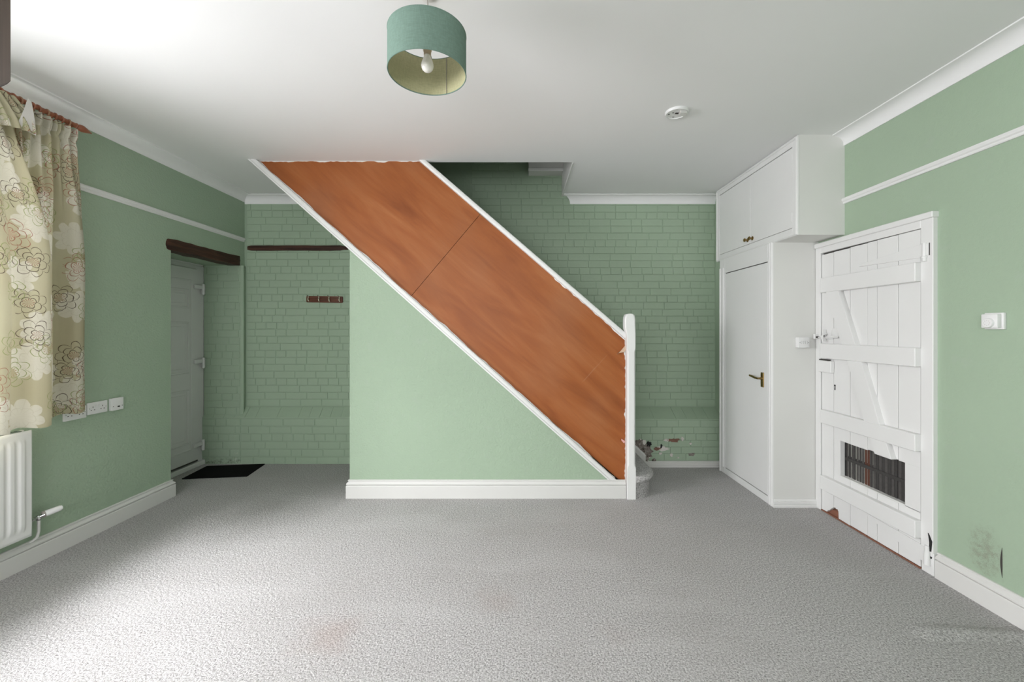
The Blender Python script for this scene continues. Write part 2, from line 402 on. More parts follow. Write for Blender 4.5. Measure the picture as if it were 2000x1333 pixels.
cl = MB()
OX0, OX1, OY0 = -2.30, 0.48, 3.60    # stair opening
cl.box(-3.6, 2.6, Y0 - 0.1, OY0, CZ, CZ + 0.12)
cl.box(-3.6, OX0, OY0, 4.8, CZ, CZ + 0.12); cl.box(OX1, 2.6, OY0, 4.8, CZ, CZ + 0.12)
ceil = cl.build('ceiling', 'ceil', label='plain white plastered ceiling with stair opening', cat='ceiling', kind=S)
m = MB(); m.box(OX1 - 0.012, OX1 - 0.001, OY0, YB, CZ - 0.006, CZ + 0.5); m.build('opening_lining', 'offwhite', ceil)
m = MB(); m.box(OX0, OX1, OY0 - 0.02, OY0 - 0.001, CZ + 0.12, CZ + 0.5); m.build('opening_fascia', 'offwhite', ceil)
m = MB(); m.tube([(OX1 - 0.012, OY0, CZ - 0.004), (OX1 - 0.012, YB - 0.1, CZ - 0.004)], 0.006, 8)
m.build('opening_bead', 'white', ceil)

def wall_with_holes(fixed_axis, a0, a1, u0, u1, z0, z1, holes):
    """box wall; fixed axis spans a0..a1; holes (u0,u1,z0,z1), non overlapping in u"""
    m = MB()
    def bx(ua, ub, za, zb):
        if ub - ua < 1e-5 or zb - za < 1e-5: return
        if fixed_axis == 'x': m.box(a0, a1, ua, ub, za, zb)
        else: m.box(ua, ub, a0, a1, za, zb)
    u = u0
    for (ha, hb, za, zb) in sorted(holes):
        bx(u, ha, z0, z1); bx(ha, hb, z0, za); bx(ha, hb, zb, z1); u = hb
    bx(u, u1, z0, z1)
    return m
WY0, WY1, WZ0, WZ1 = 0.15, 2.50, 0.96, 2.42
RZ = 2.10
wl = wall_with_holes('x', -3.33, XL, Y0, 4.45, 0, CZ, [(WY0, WY1, WZ0, WZ1), (3.56, 4.45, 0, RZ)])
wl.box(-3.33, XL, 4.45, 4.8, RZ, CZ)
wall_left = wl.build('wall_left', 'paper', label='left wall in green textured wallpaper with the window and a deep door recess', cat='wall', kind=S)
m = MB(); m.box(-3.50, -3.40, Y0, 4.8, 0, CZ); 
# outer skin left only round the door, window stays open
m = wall_with_holes('x', -3.42, -3.331, Y0, 4.8, 0, CZ, [(WY0, WY1, WZ0, WZ1), (3.42, 4.45, 0, RZ - 0.0)])
m.build('outer_skin', 'offwhite', wall_left)

wall_right = wall_with_holes('x', XR, XR + 0.14, Y0, 3.36, 0, CZ, [(2.482, 3.304, 0, 2.022)])
wall_right.box(2.12, XR + 0.14, 4.24, 4.8, 0, CZ)
wall_right.box(XR, XR + 0.14, 3.36, 4.24, 0, CZ)
wall_right = wall_right.build('wall_right', 'mould', label='right wall in green textured wallpaper with a mould patch low down', cat='wall', kind=S)
def lens(yc, z0, z1, wmax, x, n=14):
    pts = []
    for i in range(n + 1):
        f = i / n; pts.append((yc + wmax * math.sin(math.pi * f) * 0.5 + 0.004 * math.sin(3 * f), z0 + (z1 - z0) * f))
    for i in range(n, -1, -1):
        f = i / n; pts.append((yc - wmax * math.sin(math.pi * f) * 0.5 + 0.004 * math.sin(3 * f), z0 + (z1 - z0) * f))
    pts = pts[:-1]; pts.pop(n + 1)
    return pts
m = MB(); m.prism(lens(2.085, 0.185, 0.335, 0.009, XR), 'x', XR - 0.0015, XR + 0.001); m.build('wallpaper_tear', 'gap', wall_right)

# wall behind the camera with its window
wf = wall_with_holes('y', Y0 - 0.12, Y0, -3.42, XR + 0.14, 0, CZ, [(-2.6, 0.2, 0.9, 2.4)])
wf.build('wall_front', 'paper', label='green wall with a wide window behind the viewer', cat='wall', kind=S)
def window(name, axis, a, u0, u1, z0, z1, label):
    t = thing(name, (a, u0, z0) if axis == 'x' else (u0, a, z0), label, 'window', kind=S)
    def bx(m, ua, ub, za, zb, d=0.03, off=0):
        if axis == 'x': m.box(a - d + off, a + d + off, ua, ub, za, zb, 0.004)
        else: m.box(ua, ub, a - d + off, a + d + off, za, zb, 0.004)
    f = MB(); e = 0.06
    bx(f, u0, u1, z0, z0 + e); bx(f, u0, u1, z1 - e, z1); bx(f, u0 + 0.001, u0 + e, z0 + 0.001, z1 - 0.001, 0.028); bx(f, u1 - e, u1 - 0.001, z0 + 0.001, z1 - 0.001, 0.028)
    n = 3
    for k in range(1, n):
        uc = u0 + (u1 - u0) * k / n; bx(f, uc - 0.025, uc + 0.025, z0 + 0.002, z1 - 0.002, 0.026)
    f.build('window_frame', 'upvc', t)
    for k in range(n):
        g = MB(); ua = u0 + (u1 - u0) * k / n + 0.02; ub = u0 + (u1 - u0) * (k + 1) / n - 0.02
        if axis == 'x': g.box(a - 0.003, a + 0.003, ua, ub, z0 + 0.05, z1 - 0.05)
        else: g.box(ua, ub, a - 0.003, a + 0.003, z0 + 0.05, z1 - 0.05)
        g.build('pane', 'glass', t)
window('window_1', 'x', -3.28, WY0, WY1, WZ0, WZ1, 'white framed window in the left wall behind the floral curtain')
window('window_2', 'y', Y0 - 0.08, -2.6, 0.2, 0.9, 2.4, 'white framed window behind the viewer')
m = MB(); m.box(-3.25, XL + 0.03, WY0 + 0.001, WY1 - 0.001, WZ0 + 0.001, WZ0 + 0.022, 0.004)
m.build('sill_board', 'white', label='white board sill under the left window', cat='window sill', kind=S)

# ---- brick walls
def brick_mesh(L, Hh, seed, D=0.012):
    """thin brick face: front facing -Y, edges chamfered and slightly uneven"""
    r = random.Random(seed); b = bmesh.new(); e = 0.0032
    def j(k): return r.uniform(-k, k)
    B = [(-L / 2, 0, -Hh / 2), (L / 2, 0, -Hh / 2), (L / 2, 0, Hh / 2), (-L / 2, 0, Hh / 2)]
    A = [(x + j(0.0012), 0, z + j(0.0010)) for x, y, z in B]
    e1 = e + r.uniform(0, 0.0012)
    Fv = [(x - math.copysign(e1 + abs(j(0.001)), x), -D + j(0.0003), z - math.copysign(e1 + abs(j(0.0006)), z)) for x, y, z in A]
    c = (j(0.02), -D + j(0.0003), j(0.01))
    va = [b.verts.new(p) for p in A]; vf = [b.verts.new(p) for p in Fv]; vc = b.verts.new(c)
    for i in range(4):
        k = (i + 1) % 4
        b.faces.new((va[i], va[k], vf[k], vf[i])); b.faces.new((vf[i], vf[k], vc))
    bmesh.ops.recalc_face_normals(b, faces=b.faces)
    for f in b.faces:
        f.smooth = False
    me = bpy.data.meshes.new('brick'); b.to_mesh(me); b.free(); return me
COURSE = 0.0745
BM = {}
for key, L in (('s', 0.2215), ('h', 0.1086)):
    BM[key] = [brick_mesh(L, COURSE - 0.0028, i * 7 + (3 if key == 's' else 5)) for i in range(9)]
    for me in BM[key]: me.materials.append(M['brick'])
BMD = {}
for key in BM:
    BMD[key] = []
    for me in BM[key]:
        c = me.copy(); c.materials.clear(); c.materials.append(M['damp']); BMD[key].append(c)
def bond(x0, x1, z0, z1, seed):
    """yields (key, xc, zc, xscale) over the rectangle"""
    r = random.Random(seed); out = []
    nrow = int(round((z1 - z0) / COURSE)); hz = (z1 - z0) / nrow
    for k in range(nrow):
        z = z0 + hz * (k + 0.5); x = x0 - r.uniform(0, 0.2)
        mode = k % 4
        while x < x1:
            key = 'h' if (mode == 3 or r.random() < 0.25) else 's'
            L = 0.225 if key == 's' else 0.112
            a, b_ = max(x, x0), min(x + L, x1)
            if b_ - a > 0.03: out.append((key, (a + b_) / 2, z, (b_ - a) / L))
            x += L
    return out
def lay(parent, cells, yface, visible, mats=BM, cap=300, slope=None):
    """place single brick parts where visible(x,z); everything else goes to the rest list"""
    rest = []
    n = lay.count.get(parent.name, 0)
    for (key, x, z, sx) in cells:
        me = R.choice(mats[key]); y = yface + R.uniform(-0.0009, 0.0013)
        if visible(x, z) and n < cap:
            o = bpy.data.objects.new('brick', me); COL.objects.link(o); o.parent = parent
            o.location = Vector((x, y, z)) - org(parent); o.scale = (sx, 1, 1)
            o.rotation_euler = (R.uniform(-0.004, 0.004), R.uniform(-0.005, 0.005), R.uniform(-0.0025, 0.0025)); n += 1
        else: rest.append((me, x, y, z, sx))
    lay.count[parent.name] = n
    return rest
lay.count = {}
def join_rest(parent, rest, mat='brick'):
    if not rest: return
    b = bmesh.new()
    for (me, x, y, z, sx) in rest:
        k = len(b.verts); b.from_mesh(me); b.verts.ensure_lookup_table()
        for v in b.verts[k:]: v.co = Vector((v.co.x * sx + x, v.co.y + y, v.co.z + z))
    m = MB(); m.b.free(); m.b = b
    m.build('brickwork', mat, parent, kind='stuff', smooth=False)
def rail_line_z(x):                  # top line of the handrail, projected on the back wall as seen from the room
    return 0
# projected visibility from the room: column/row in the photograph
def px(x, y, z): return (VX + F * x / y, VY - F * (z - H) / y)
def vis_left(x, z):
    u, v = px(x, YB, z)
    return v > 395 and u < 690 and v > 405 + 0.89 * (u - 594)
def vis_right(x, z):
    u, v = px(x, YB, z)
    if u < 1245 and v > 320 + 0.865 * (u - 830): return False
    return v > 322 and u < 1400 and not (u > 1098 and v < 398)
SPL = -0.5
PLF, PLF2 = 4.427, 4.335             # plinth faces left and right
ZP0, ZP1 = 0.488, 0.585
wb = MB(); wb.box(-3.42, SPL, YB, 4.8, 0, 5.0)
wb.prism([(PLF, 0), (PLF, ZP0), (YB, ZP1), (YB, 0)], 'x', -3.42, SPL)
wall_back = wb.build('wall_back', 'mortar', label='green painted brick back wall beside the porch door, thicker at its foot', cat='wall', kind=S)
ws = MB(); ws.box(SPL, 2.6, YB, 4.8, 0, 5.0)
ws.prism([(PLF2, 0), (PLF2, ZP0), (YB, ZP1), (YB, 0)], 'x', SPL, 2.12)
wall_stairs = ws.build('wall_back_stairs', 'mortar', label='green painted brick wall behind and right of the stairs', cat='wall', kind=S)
D = 0.0070
rest = lay(wall_back, bond(-3.33, -2.925, 0.0, ZP0 - 0.005, 17), PLF + D, lambda x, z: True, BMD, cap=320)
rest += lay(wall_back, bond(-2.92, SPL, ZP1 + 0.01, 2.85, 11), YB + D, vis_left, cap=290)
rest += lay(wall_back, bond(-2.92, SPL, 0.0, ZP0 - 0.005, 12), PLF + D, lambda x, z: px(x, PLF, z)[0] < 690, cap=320)
join_rest(wall_back, rest)
rest = lay(wall_stairs, bond(SPL, 2.12, 0.07, ZP0 - 0.005, 14), PLF2 + D, lambda x, z: px(x, PLF2, z)[0] > 1240)
rest += lay(wall_stairs, bond(SPL, 2.12, ZP1 + 0.01, 3.35, 13), YB + D, vis_right)
join_rest(wall_stairs, rest)
# sloping weathering bricks on the plinth ledge
def ledge_bricks(parent, x0, x1, yf, seed, sel):
    r = random.Random(seed); x = x0; dy = YB - yf; dz = ZP1 - ZP0; rest = []
    ln = math.hypot(dy, dz); ny, nz = -dz / ln, dy / ln
    while x < x1:
        L = 0.112 if r.random() < 0.7 else 0.225
        a, b_ = x + 0.002, min(x + L - 0.002, x1)
        h = 0.003 + r.uniform(-0.001, 0.002); q = []
        for (f, k) in ((0.03, h), (0.97, h)):
            q.append((yf + dy * f + ny * k, ZP0 + dz * f + nz * k))
        pts = [(yf + dy * 0.0, ZP0), q[0], q[1], (yf + dy, ZP1)]
        m = MB(); m.prism(pts + [(yf + dy * 0.9, ZP0)], 'x', a, b_)
        if sel((a + b_) / 2): m.build('brick', 'brick', parent, smooth=False)
        else: m.b.free()
        x += L
ledge_bricks(wall_back, -3.33, SPL, PLF, 3, lambda x: px(x, PLF, .5)[0] < 690)
ledge_bricks(wall_stairs, SPL, 2.12, PLF2, 4, lambda x: px(x, PLF2, .5)[0] > 1240)
# upper stair well closure
m = MB(); m.box(OX0 - 0.15, OX0 - 0.05, OY0 - 0.1, YB, CZ + 0.12, 5.0); m.box(OX0 - 0.15, 2.6, OY0 - 0.14, OY0 - 0.04, CZ + 0.12, 5.0)
m.box(2.3, 2.4, OY0, YB, CZ + 0.12, 5.0)
m.build('wall_landing', 'paper', label='green walls of the stair well above the ceiling opening', cat='wall', kind=S)
m = MB(); m.box(-2.5, 2.6, 3.4, 4.8, 5.0, 5.1); m.build('ceiling_landing', 'ceil', label='white ceiling over the stair well', cat='ceiling', kind=S)
# boxed bulkhead in the well
bk = thing('trim_8', (0.11, 4.45, 3.1), 'grey-white boxed bulkhead glimpsed above the stairs', 'trim', kind=S)
m = MB(); m.box(0.11, OX1 - 0.012, 4.36, YB, 3.075, 3.6, 0.004); m.build('bulkhead', 'offwhite', bk)
m = MB(); m.box(0.105, OX1 - 0.012, 4.345, 4.36, 3.065, 3.095, 0.003); m.build('bottom_bead', 'white', bk)

# recess return wall (deep porch side), bricks on it, soffit
rc = MB()
rc.box(-3.42, -2.935, 4.45, YB, 0, RZ)
rc.tube([(-2.935, 4.468, 0), (-2.935, 4.468, RZ)], 0.018, 12)
wall_recess = rc.build('wall_recess', 'damp', label='lumpy green painted brick side of the door recess, damp at its foot', cat='wall', kind=S)
rest = lay(wall_recess, bond(-3.33, -2.945, 0.0, RZ - 0.02, 21), 4.45 + D, lambda x, z: True, BMD)
join_rest(wall_recess, rest, 'damp')

# ------------------------------------------------------------------ coving
def coving_profile(p, h, n=8):
    """(distance from wall, drop below ceiling) going from wall foot to ceiling edge, closed at the corner"""
    pts = [(0, h), (0.006, h), (0.008, h - 0.005)]
    for i in range(1, n):
        a = i / n * math.pi / 2
        pts.append((0.008 + (p - 0.014) * (1 - math.cos(a)), (h - 0.005) - (h - 0.013) * math.sin(a)))
    pts += [(p - 0.006, 0.008), (p, 0.007), (p, 0), (0, 0)]
    return pts
def run(name, prof, place, t0, t1, mat, label, cat='coving', cut0=0.0, cut1=0.0, **kw):
    """sweep profile (a,b) between t0 and t1; place(a,b,t) -> point; cut = mitre shift per unit of a"""
    m = MB()
    r0 = [place(a, b, t0 + cut0 * a) for a, b in prof]; r1 = [place(a, b, t1 + cut1 * a) for a, b in prof]
    m.loft([r0, r1]); return m.build(name, mat, label=label, cat=cat, kind=S, ang=25, **kw)
pl = coving_profile(0.118, 0.066)
run('trim_1', pl, lambda a, b, t: (XL + a, t, CZ - b), Y0, YB, 'ceil', 'white coving along the top of the left wall', cut1=-1)
pb = coving_profile(0.086, 0.086)
run('trim_2', pb, lambda a, b, t: (t, YB - a, CZ - b), XL, OX0 + 0.02, 'ceil', 'white coving above the brick wall by the porch door', cut0=1)
run('trim_3', pb, lambda a, b, t: (t, YB - a, CZ - b), OX1 + 0.085, 2.12, 'ceil', 'white coving above the brick wall right of the stairs', cut0=-1)
pr_ = coving_profile(0.09, 0.081)
run('trim_4', pr_, lambda a, b, t: (XR - a, t, CZ - b), Y0, 3.10, 'ceil', 'white coving along the top of the right wall')
# picture rails
prof = [(0, 0.0), (0.010, 0.0), (0.014, 0.006), (0.012, 0.014), (0.020, 0.020), (0.024, 0.030), (0.020, 0.040), (0.010, 0.044), (0, 0.044)]
run('trim_5', prof, lambda a, b, t: (XL + a, t, 2.358 + b), 2.56, 4.50, 'white', 'narrow white picture rail on the left wall', 'picture rail')
run('trim_6', prof, lambda a, b, t: (XR - a, t, 2.032 + 0.0 + b) if False else (XR - a, t, PRZ + b), Y0, 3.10, 'white', 'narrow white picture rail on the right wall', 'picture rail') if False else None
PRZ = H + (VY - 399.4) * 3.10 / F
run('trim_6', prof, lambda a, b, t: (XR - a, t, PRZ + b), Y0, 3.10, 'white', 'narrow white picture rail on the right wall', 'picture rail')
# skirting
sk = [(0, 0), (0.024, 0), (0.024, 0.103), (0.022, 0.107), (0.013, 0.109), (0.013, 0.112), (0.022, 0.115), (0.0225, 0.122), (0.016, 0.131), (0.008, 0.138), (0.006, 0.142), (0.012, 0.144), (0.012, 0.150), (0.008, 0.153), (0, 0.153)]
sks = [(a, b * 0.95) for a, b in sk]
run('baseboard_left', sks, lambda a, b, t: (XL + a, t, b), Y0, 3.56, 'skirt', 'tall moulded cream-white skirting along the left wall', 'skirting', cut1=1)
m = MB(); m.loft([[(XL - 0.0 + 0.0, 3.56 + a, b) for a, b in sks], [(XL - 0.05, 3.56 + a, b) for a, b in sks]])
m.build('return_end', 'skirt', bpy.data.objects['baseboard_left'])
run('baseboard_right', sks, lambda a, b, t: (XR - a, t, b), Y0, 2.40, 'skirt', 'tall moulded white skirting along the right wall', 'skirting')
run('baseboard_stairs', sk, lambda a, b, t: (t, YS - a, b), -1.422, 0.905, 'skirt', 'tall moulded white skirting under the stair panel', 'skirting', cut0=-1)
m = MB(); m.loft([[(-1.422 - a, YS - a, b) for a, b in sk], [(-1.422 - a, YS + 0.12, b) for a, b in sk]])
m.build('return_end', 'skirt', bpy.data.objects['baseboard_stairs'])
lowp = [(0, 0), (0.018, 0), (0.018, 0.018), (0.015, 0.021), (0.018, 0.025), (0.018, 0.045), (0.014, 0.049), (0.016, 0.054), (0.010, 0.062), (0, 0.064)]
run('baseboard_back', lowp, lambda a, b, t: (t, PLF2 - a, b), 1.14, 2.10, 'skirt', 'low cream skirting under the chipped brick wall', 'skirting')
run('baseboard_cupboard', lowp, lambda a, b, t: (t, 3.36 - a, b), 2.035, 2.385, 'white', 'low white skirting at the foot of the boxed cupboard side', 'skirting')

# ------------------------------------------------------------------ timbers
def rough_timber(x0, x1, y0, y1, z0, z1, axis, seed, amp=0.006, n=26):
    m = MB(); rings = []
    for i in range(n + 1):
        f = i / n; e = 1.0
        k = min(f, 1 - f) * n
        if k < 1: e = 0.72
        ring = []
        for q in range(12):
            a = 2 * math.pi * (q + 0.5) / 12
            cx = max(-1, min(1, 1.35 * math.cos(a))) * e; cz = max(-1, min(1, 1.35 * math.sin(a))) * e
            d = amp * mn.noise(Vector((f * 9 + seed, q * 0.9, seed)))
            if axis == 'y':
                ring.append(((x0 + x1) / 2 + cx * ((x1 - x0) / 2 + d), y0 + (y1 - y0) * f, (z0 + z1) / 2 + cz * ((z1 - z0) / 2 + d) + amp * 0.8 * mn.noise(Vector((f * 4, seed, 1)))))
            else:
                ring.append((x0 + (x1 - x0) * f, (y0 + y1) / 2 + cx * ((y1 - y0) / 2 + d), (z0 + z1) / 2 + cz * ((z1 - z0) / 2 + d) + amp * 0.8 * mn.noise(Vector((f * 4, seed, 1)))))
        rings.append(ring)
    m.loft(rings); return m
rough_timber(XL - 0.12, XL + 0.012, 3.495, 4.50, 2.092, 2.192, 'y', 3.3).build('timber_lintel', 'lintel', label='thick dark stained timber lintel over the porch door recess', cat='lintel', ang=50)
rough_timber(-2.905, -1.83, YB - 0.022, YB + 0.01, 2.268, 2.322, 'x', 8.1, 0.004).build('timber_batten', 'batten', label='thin rough dark timber strip set in the brick back wall', cat='timber strip', ang=50)

# hanging timber at the top left corner of the view, near the viewer
m = MB(); m.prism([(-1.208, 1.0), (-1.34, 1.046), (-1.37, 1.060), (-1.236, 1.015)], 'z', 2.01, CZ, 0.003)
m.build('timber_post', 'timber', label='brown timber block hanging from the ceiling at the top left corner, nearest the viewer', cat='timber')

# ------------------------------------------------------------------ stairs
LZ0 = lambda x: 0.139 - 0.8905 * (x - 0.773)           # lower string line
def pyl(v, y): return H + (VY - v) * y / F
def pxl(u, y): return (u - VX) * y / F
# under-stair wall
m = MB()
m.prism([(-1.422, 0), (0.93, 0), (0.93, 0.05), (0.773, 0.139), (-1.422, LZ0(-1.422))], 'y', YS, YS + 0.05)
m.box(-1.422, -1.38, YS + 0.05, PLF, 0, LZ0(-1.38) - 0.02)
m.build('wall_under_stairs', 'paper', label='pale green textured triangular wall boxing in the stairs', cat='wall', kind=S)
stairs = thing('staircase', (0.934, 3.55, 0), 'enclosed staircase with orange plywood side, white handrail and newel post', 'staircase')
YP = 3.575
# lower string trim
m = MB(); kx = 0.063
def zstrip(lo, hi, y0, y1):
    x_top_lo = 0.773 - (CZ - 0.139 - lo) / 0.8905; x_top_hi = 0.773 - (CZ - 0.139 - hi) / 0.8905
    zb = 0.153; x_b_lo = 0.773 - (zb - 0.139 - lo) / 0.8905; x_b_hi = 0.773 - (zb - 0.139 - hi) / 0.8905
    m.prism([(x_top_lo, CZ), (x_top_hi, CZ), (x_b_hi, zb), (x_b_lo, zb)], 'y', y0, y1)
zstrip(0.0, 0.060, 3.538, YP); zstrip(0.0, 0.016, 3.530, 3.54); zstrip(0.022, 0.050, 3.533, 3.54)
m.build('string_trim', 'white', stairs, label='white sloping trim under the plywood')
m = MB(); m.prism([(0.773 - (CZ - 0.139) / 0.8905 + 0.01, CZ), (0.773 - (CZ - 0.139 - 0.06) / 0.8905, CZ), (-1.3, LZ0(-1.3) + 0.05), (-1.3, LZ0(-1.3) + 0.005)], 'y', YP, YB - 0.005)
m.build('soffit', 'offwhite', stairs)
# plywood sheets
def P2(u, v): return (pxl(u, YP), pyl(v, YP))
up0, up1 = P2(823.5, 318), P2(1223.5, 664.5)
lo0, lo1 = P2(503, 318), P2(1209, 946)
sm0, sm1 = P2(937.5, 424), P2(800, 578)
d = 0.0016
def lerp(a, b, f): return (a[0] + (b[0] - a[0]) * f, a[1] + (b[1] - a[1]) * f)
tl = (lo0[0] - 0.02, CZ); tr = (up0[0] + 0.02, CZ)
m = MB(); m.prism([tl, tr, (sm0[0] - d, sm0[1] + d + 0.02), (sm1[0] - d, sm1[1] - 0.02 + d)], 'y', YP, YP + 0.012); m.build('plywood_panel', 'ply', stairs)
m = MB(); m.prism([(sm0[0] + d, sm0[1] + 0.02), (up1[0], up1[1] + 0.02), (up1[0], 0.14), (lo1[0], 0.14), (sm1[0] + d, sm1[1] - 0.02)], 'y', YP + 0.0015, YP + 0.0135); m.build('plywood_panel', 'ply', stairs)
m = MB(); m.prism([(sm0[0] - 0.03, sm0[1]), (sm0[0] + 0.03, sm0[1]), (sm1[0] + 0.03, sm1[1]), (sm1[0] - 0.03, sm1[1])], 'y', YP + 0.014, YP + 0.02); m.build('backing_strip', 'gap', stairs)
# handrail: rounded cap along the slope
def railpt(u, v): return Vector((pxl(u, 3.56), 0, pyl(v, 3.56)))
a = railpt(829.5, 317.5); b = railpt(1223.5, 658); dd = (b - a).normalized(); nn = Vector((-dd.z, 0, dd.x)); nn = nn if nn.z > 0 else -nn
prof_r = []
for i in range(16):
    an = 2 * math.pi * i / 16
    prof_r.append((0.030 * max(-1, min(1, 1.2 * math.cos(an))), 0.0215 * max(-1, min(1, 1.15 * math.sin(an)))))
a2 = a - dd * 0.0
ra = []; rb = []
for (py_, pn) in prof_r:
    base = a + nn * pn; f = (CZ - base.z) / dd.z; q = base + dd * f; ra.append((q.x, 3.578 + py_, q.z))
    q = b + nn * pn; rb.append((q.x, 3.578 + py_, q.z))
m = MB(); m.loft([ra, rb]); m.build('handrail', 'white', stairs, ang=40)
m = MB(); m.prism([(a.x - 0.02, CZ), (a.x + 0.03, CZ), (b.x, b.z - 0.01), (b.x, b.z - 0.032)], 'y', YP - 0.004, YP + 0.02)
m.b.free()
# ragged sealant and paint edges round the plywood
def ragged(p0, p1, w, seed, side, n=90, y=None, amp=1.0, gate=0.0):
    r = random.Random(seed); p0 = Vector((p0[0], 0, p0[1])); p1 = Vector((p1[0], 0, p1[1])); dr = (p1 - p0).normalized(); nr = Vector((-dr.z, 0, dr.x)) * side
    m = MB(); t = bmesh.new(); A = []; B = []
    for i in range(n + 1):
        f = i / n; p = p0.lerp(p1, f)
        k = max(0.0015, w * (0.35 + amp * (mn.noise(Vector((f * 14, seed, 0))) * 0.9 + mn.noise(Vector((f * 45, seed, 3))) * 0.5) - gate))
        q = p + nr * k
        A.append(t.verts.new((p.x, y, p.z))); B.append(t.verts.new((q.x, y, q.z)))
    for i in range(n): t.faces.new((A[i], A[i + 1], B[i + 1], B[i]))
    ex = bmesh.ops.extrude_face_region(t, geom=t.faces[:]); vs = [v for v in ex['geom'] if isinstance(v, bmesh.types.BMVert)]
    bmesh.ops.translate(t, verts=vs, vec=(0, 0.0025, 0)); bmesh.ops.recalc_face_normals(t, faces=t.faces)
    m.add(t); return m
zt = 0.139 + 0.060
q0 = (0.773 - (CZ - zt) / 0.8905, CZ); q1 = (0.773, zt); q1 = (0.773 + (zt - 0.155) / 0.8905, 0.155)
ragged(q0, q1, 0.016, 2.0, 1, y=YP - 0.0015, n=160).build('sealant', 'white', stairs, smooth=False)
uq0 = (a.x - 0.018, CZ); uq1 = (b.x, b.z - 0.030)
ragged(uq0, uq1, 0.015, 5.0, -1, y=YP - 0.0015, n=160).build('sealant', 'white', stairs, smooth=False)
ragged((q0[0], CZ), (uq0[0], CZ), 0.014, 9.0, -1, y=YP - 0.0015, n=100).build('sealant', 'white', stairs, smooth=False)
ragged((0.917, 0.155), (0.917, b.z - 0.02), 0.016, 12.0, 1, y=YP - 0.0015, n=100).build('sealant', 'white', stairs, smooth=False)
# newel post
nw = MB(); rings = []
def oct_ring(xc, yc, hx, hy, c, z):
    return [(xc - hx + c, yc - hy, z), (xc + hx - c, yc - hy, z), (xc + hx, yc - hy + c, z), (xc + hx, yc + hy - c, z), (xc + hx - c, yc + hy, z), (xc - hx + c, yc + hy, z), (xc - hx, yc + hy - c, z), (xc - hx, yc - hy + c, z)]
for (z, xc, h, c) in ((0, .9465, .037, .003), (.262, .9465, .037, .003), (.285, .9455, .0345, .013), (.62, .9455, .0345, .013), (1.235, .9455, .0345, .013), (1.258, .9445, .036, .004), (1.385, .9435, .037, .004),
                      (1.425, .937, .0435, .007), (1.455, .936, .0445, .010), (1.50, .936, .0445, .010), (1.525, .936, .0425, .012), (1.540, .936, .0375, .013), (1.549, .936, .028, .012), (1.552, .936, .012, .005)):
    rings.append(oct_ring(xc, 3.542, h, 0.040, c, z))
nw.loft(rings); nw.build('newel_post', 'white', stairs, ang=30)
m = MB(); m.prism([P2(1219, 688), P2(1206, 690), P2(1204, 692.5), P2(1212, 685), P2(1221, 674), P2(1223, 677)][::-1], 'y', YP - 0.02, YP - 0.012); m.build('splinter', 'splinter', stairs, label='torn sliver of bare wood by the newel post')
m = MB(); m.prism([P2(1221, 862), P2(1213, 857), P2(1213, 860), P2(1218, 866)], 'y', YP - 0.012, YP - 0.009); m.build('tape_scrap', 'pink', stairs, label='scrap of pink tape on the newel post')
# carpeted steps
for i in range(1, 15):
    xf = 1.13 - 0.215 * (i - 1); z1 = 0.19 * i; z0 = z1 - 0.19
    m = MB()
    if i == 1:
        def outline(off):
            pts = []
            for k in range(11):
                an = -math.pi / 2 + (math.pi / 2) * k / 10
                pts.append((0.985 + (0.165 + off) * math.cos(an), 3.72 + (0.20 + off) * math.sin(an)))
            pts += [(1.15 + off, 4.33), (0.80, 4.33), (0.80, 3.595), (0.985, 3.595)] if False else [(1.15 + off, 4.32), (0.90, 4.32), (0.90, 3.60)]
            return pts
        prof_s = [(0.0, 0.0), (0.0, 0.125), (0.006, 0.135), (0.022, 0.143), (0.033, 0.158), (0.035, 0.172), (0.028, 0.186), (0.012, 0.194), (-0.01, 0.196)]
        rings = []
        for (o_, z) in prof_s:
            rings.append([(x, max(y, 3.50), z) for x, y in outline(o_)])
        m.loft(rings)
    else:
        zb = max(0.0, z0 - 0.06)
        pts = [(xf - 0.24, z1 - 0.03), (xf - 0.03, z1 - 0.03), (xf - 0.03, z0 - 0.0), (xf, z0 - 0.0), (xf, z1 - 0.06), (xf + 0.008, z1 - 0.055), (xf + 0.026, z1 - 0.04), (xf + 0.03, z1 - 0.02), (xf + 0.02, z1 - 0.004), (xf, z1), (xf - 0.24, z1)]
        m.prism(pts, 'y', YP + 0.03, 4.33 if z1 < 0.45 else 4.50)
    m.build('step', 'carpet', stairs, ang=50)
# inner wall string
m = MB(); yw = PLF2
m.prism([(1.31, 0.0), (1.31, 0.125), (1.30, 0.145), (1.228, 0.205), (0.60, 0.205 + 0.628 * 0.885), (0.60, 0.40), (1.0, 0.0)], 'y', yw - 0.024, yw - 0.004)
m.build('wall_string', 'skirt', stairs, label='cream board against the wall beside the bottom step')
m = MB(); m.prism([(1.31, 0.13), (1.222, 0.215), (0.60, 0.215 + 0.622 * 0.885), (0.60, 0.195 + 0.622 * 0.885), (1.222, 0.192), (1.30, 0.118)], 'y', yw - 0.030, yw - 0.003); m.build('string_bead', 'white', stairs)

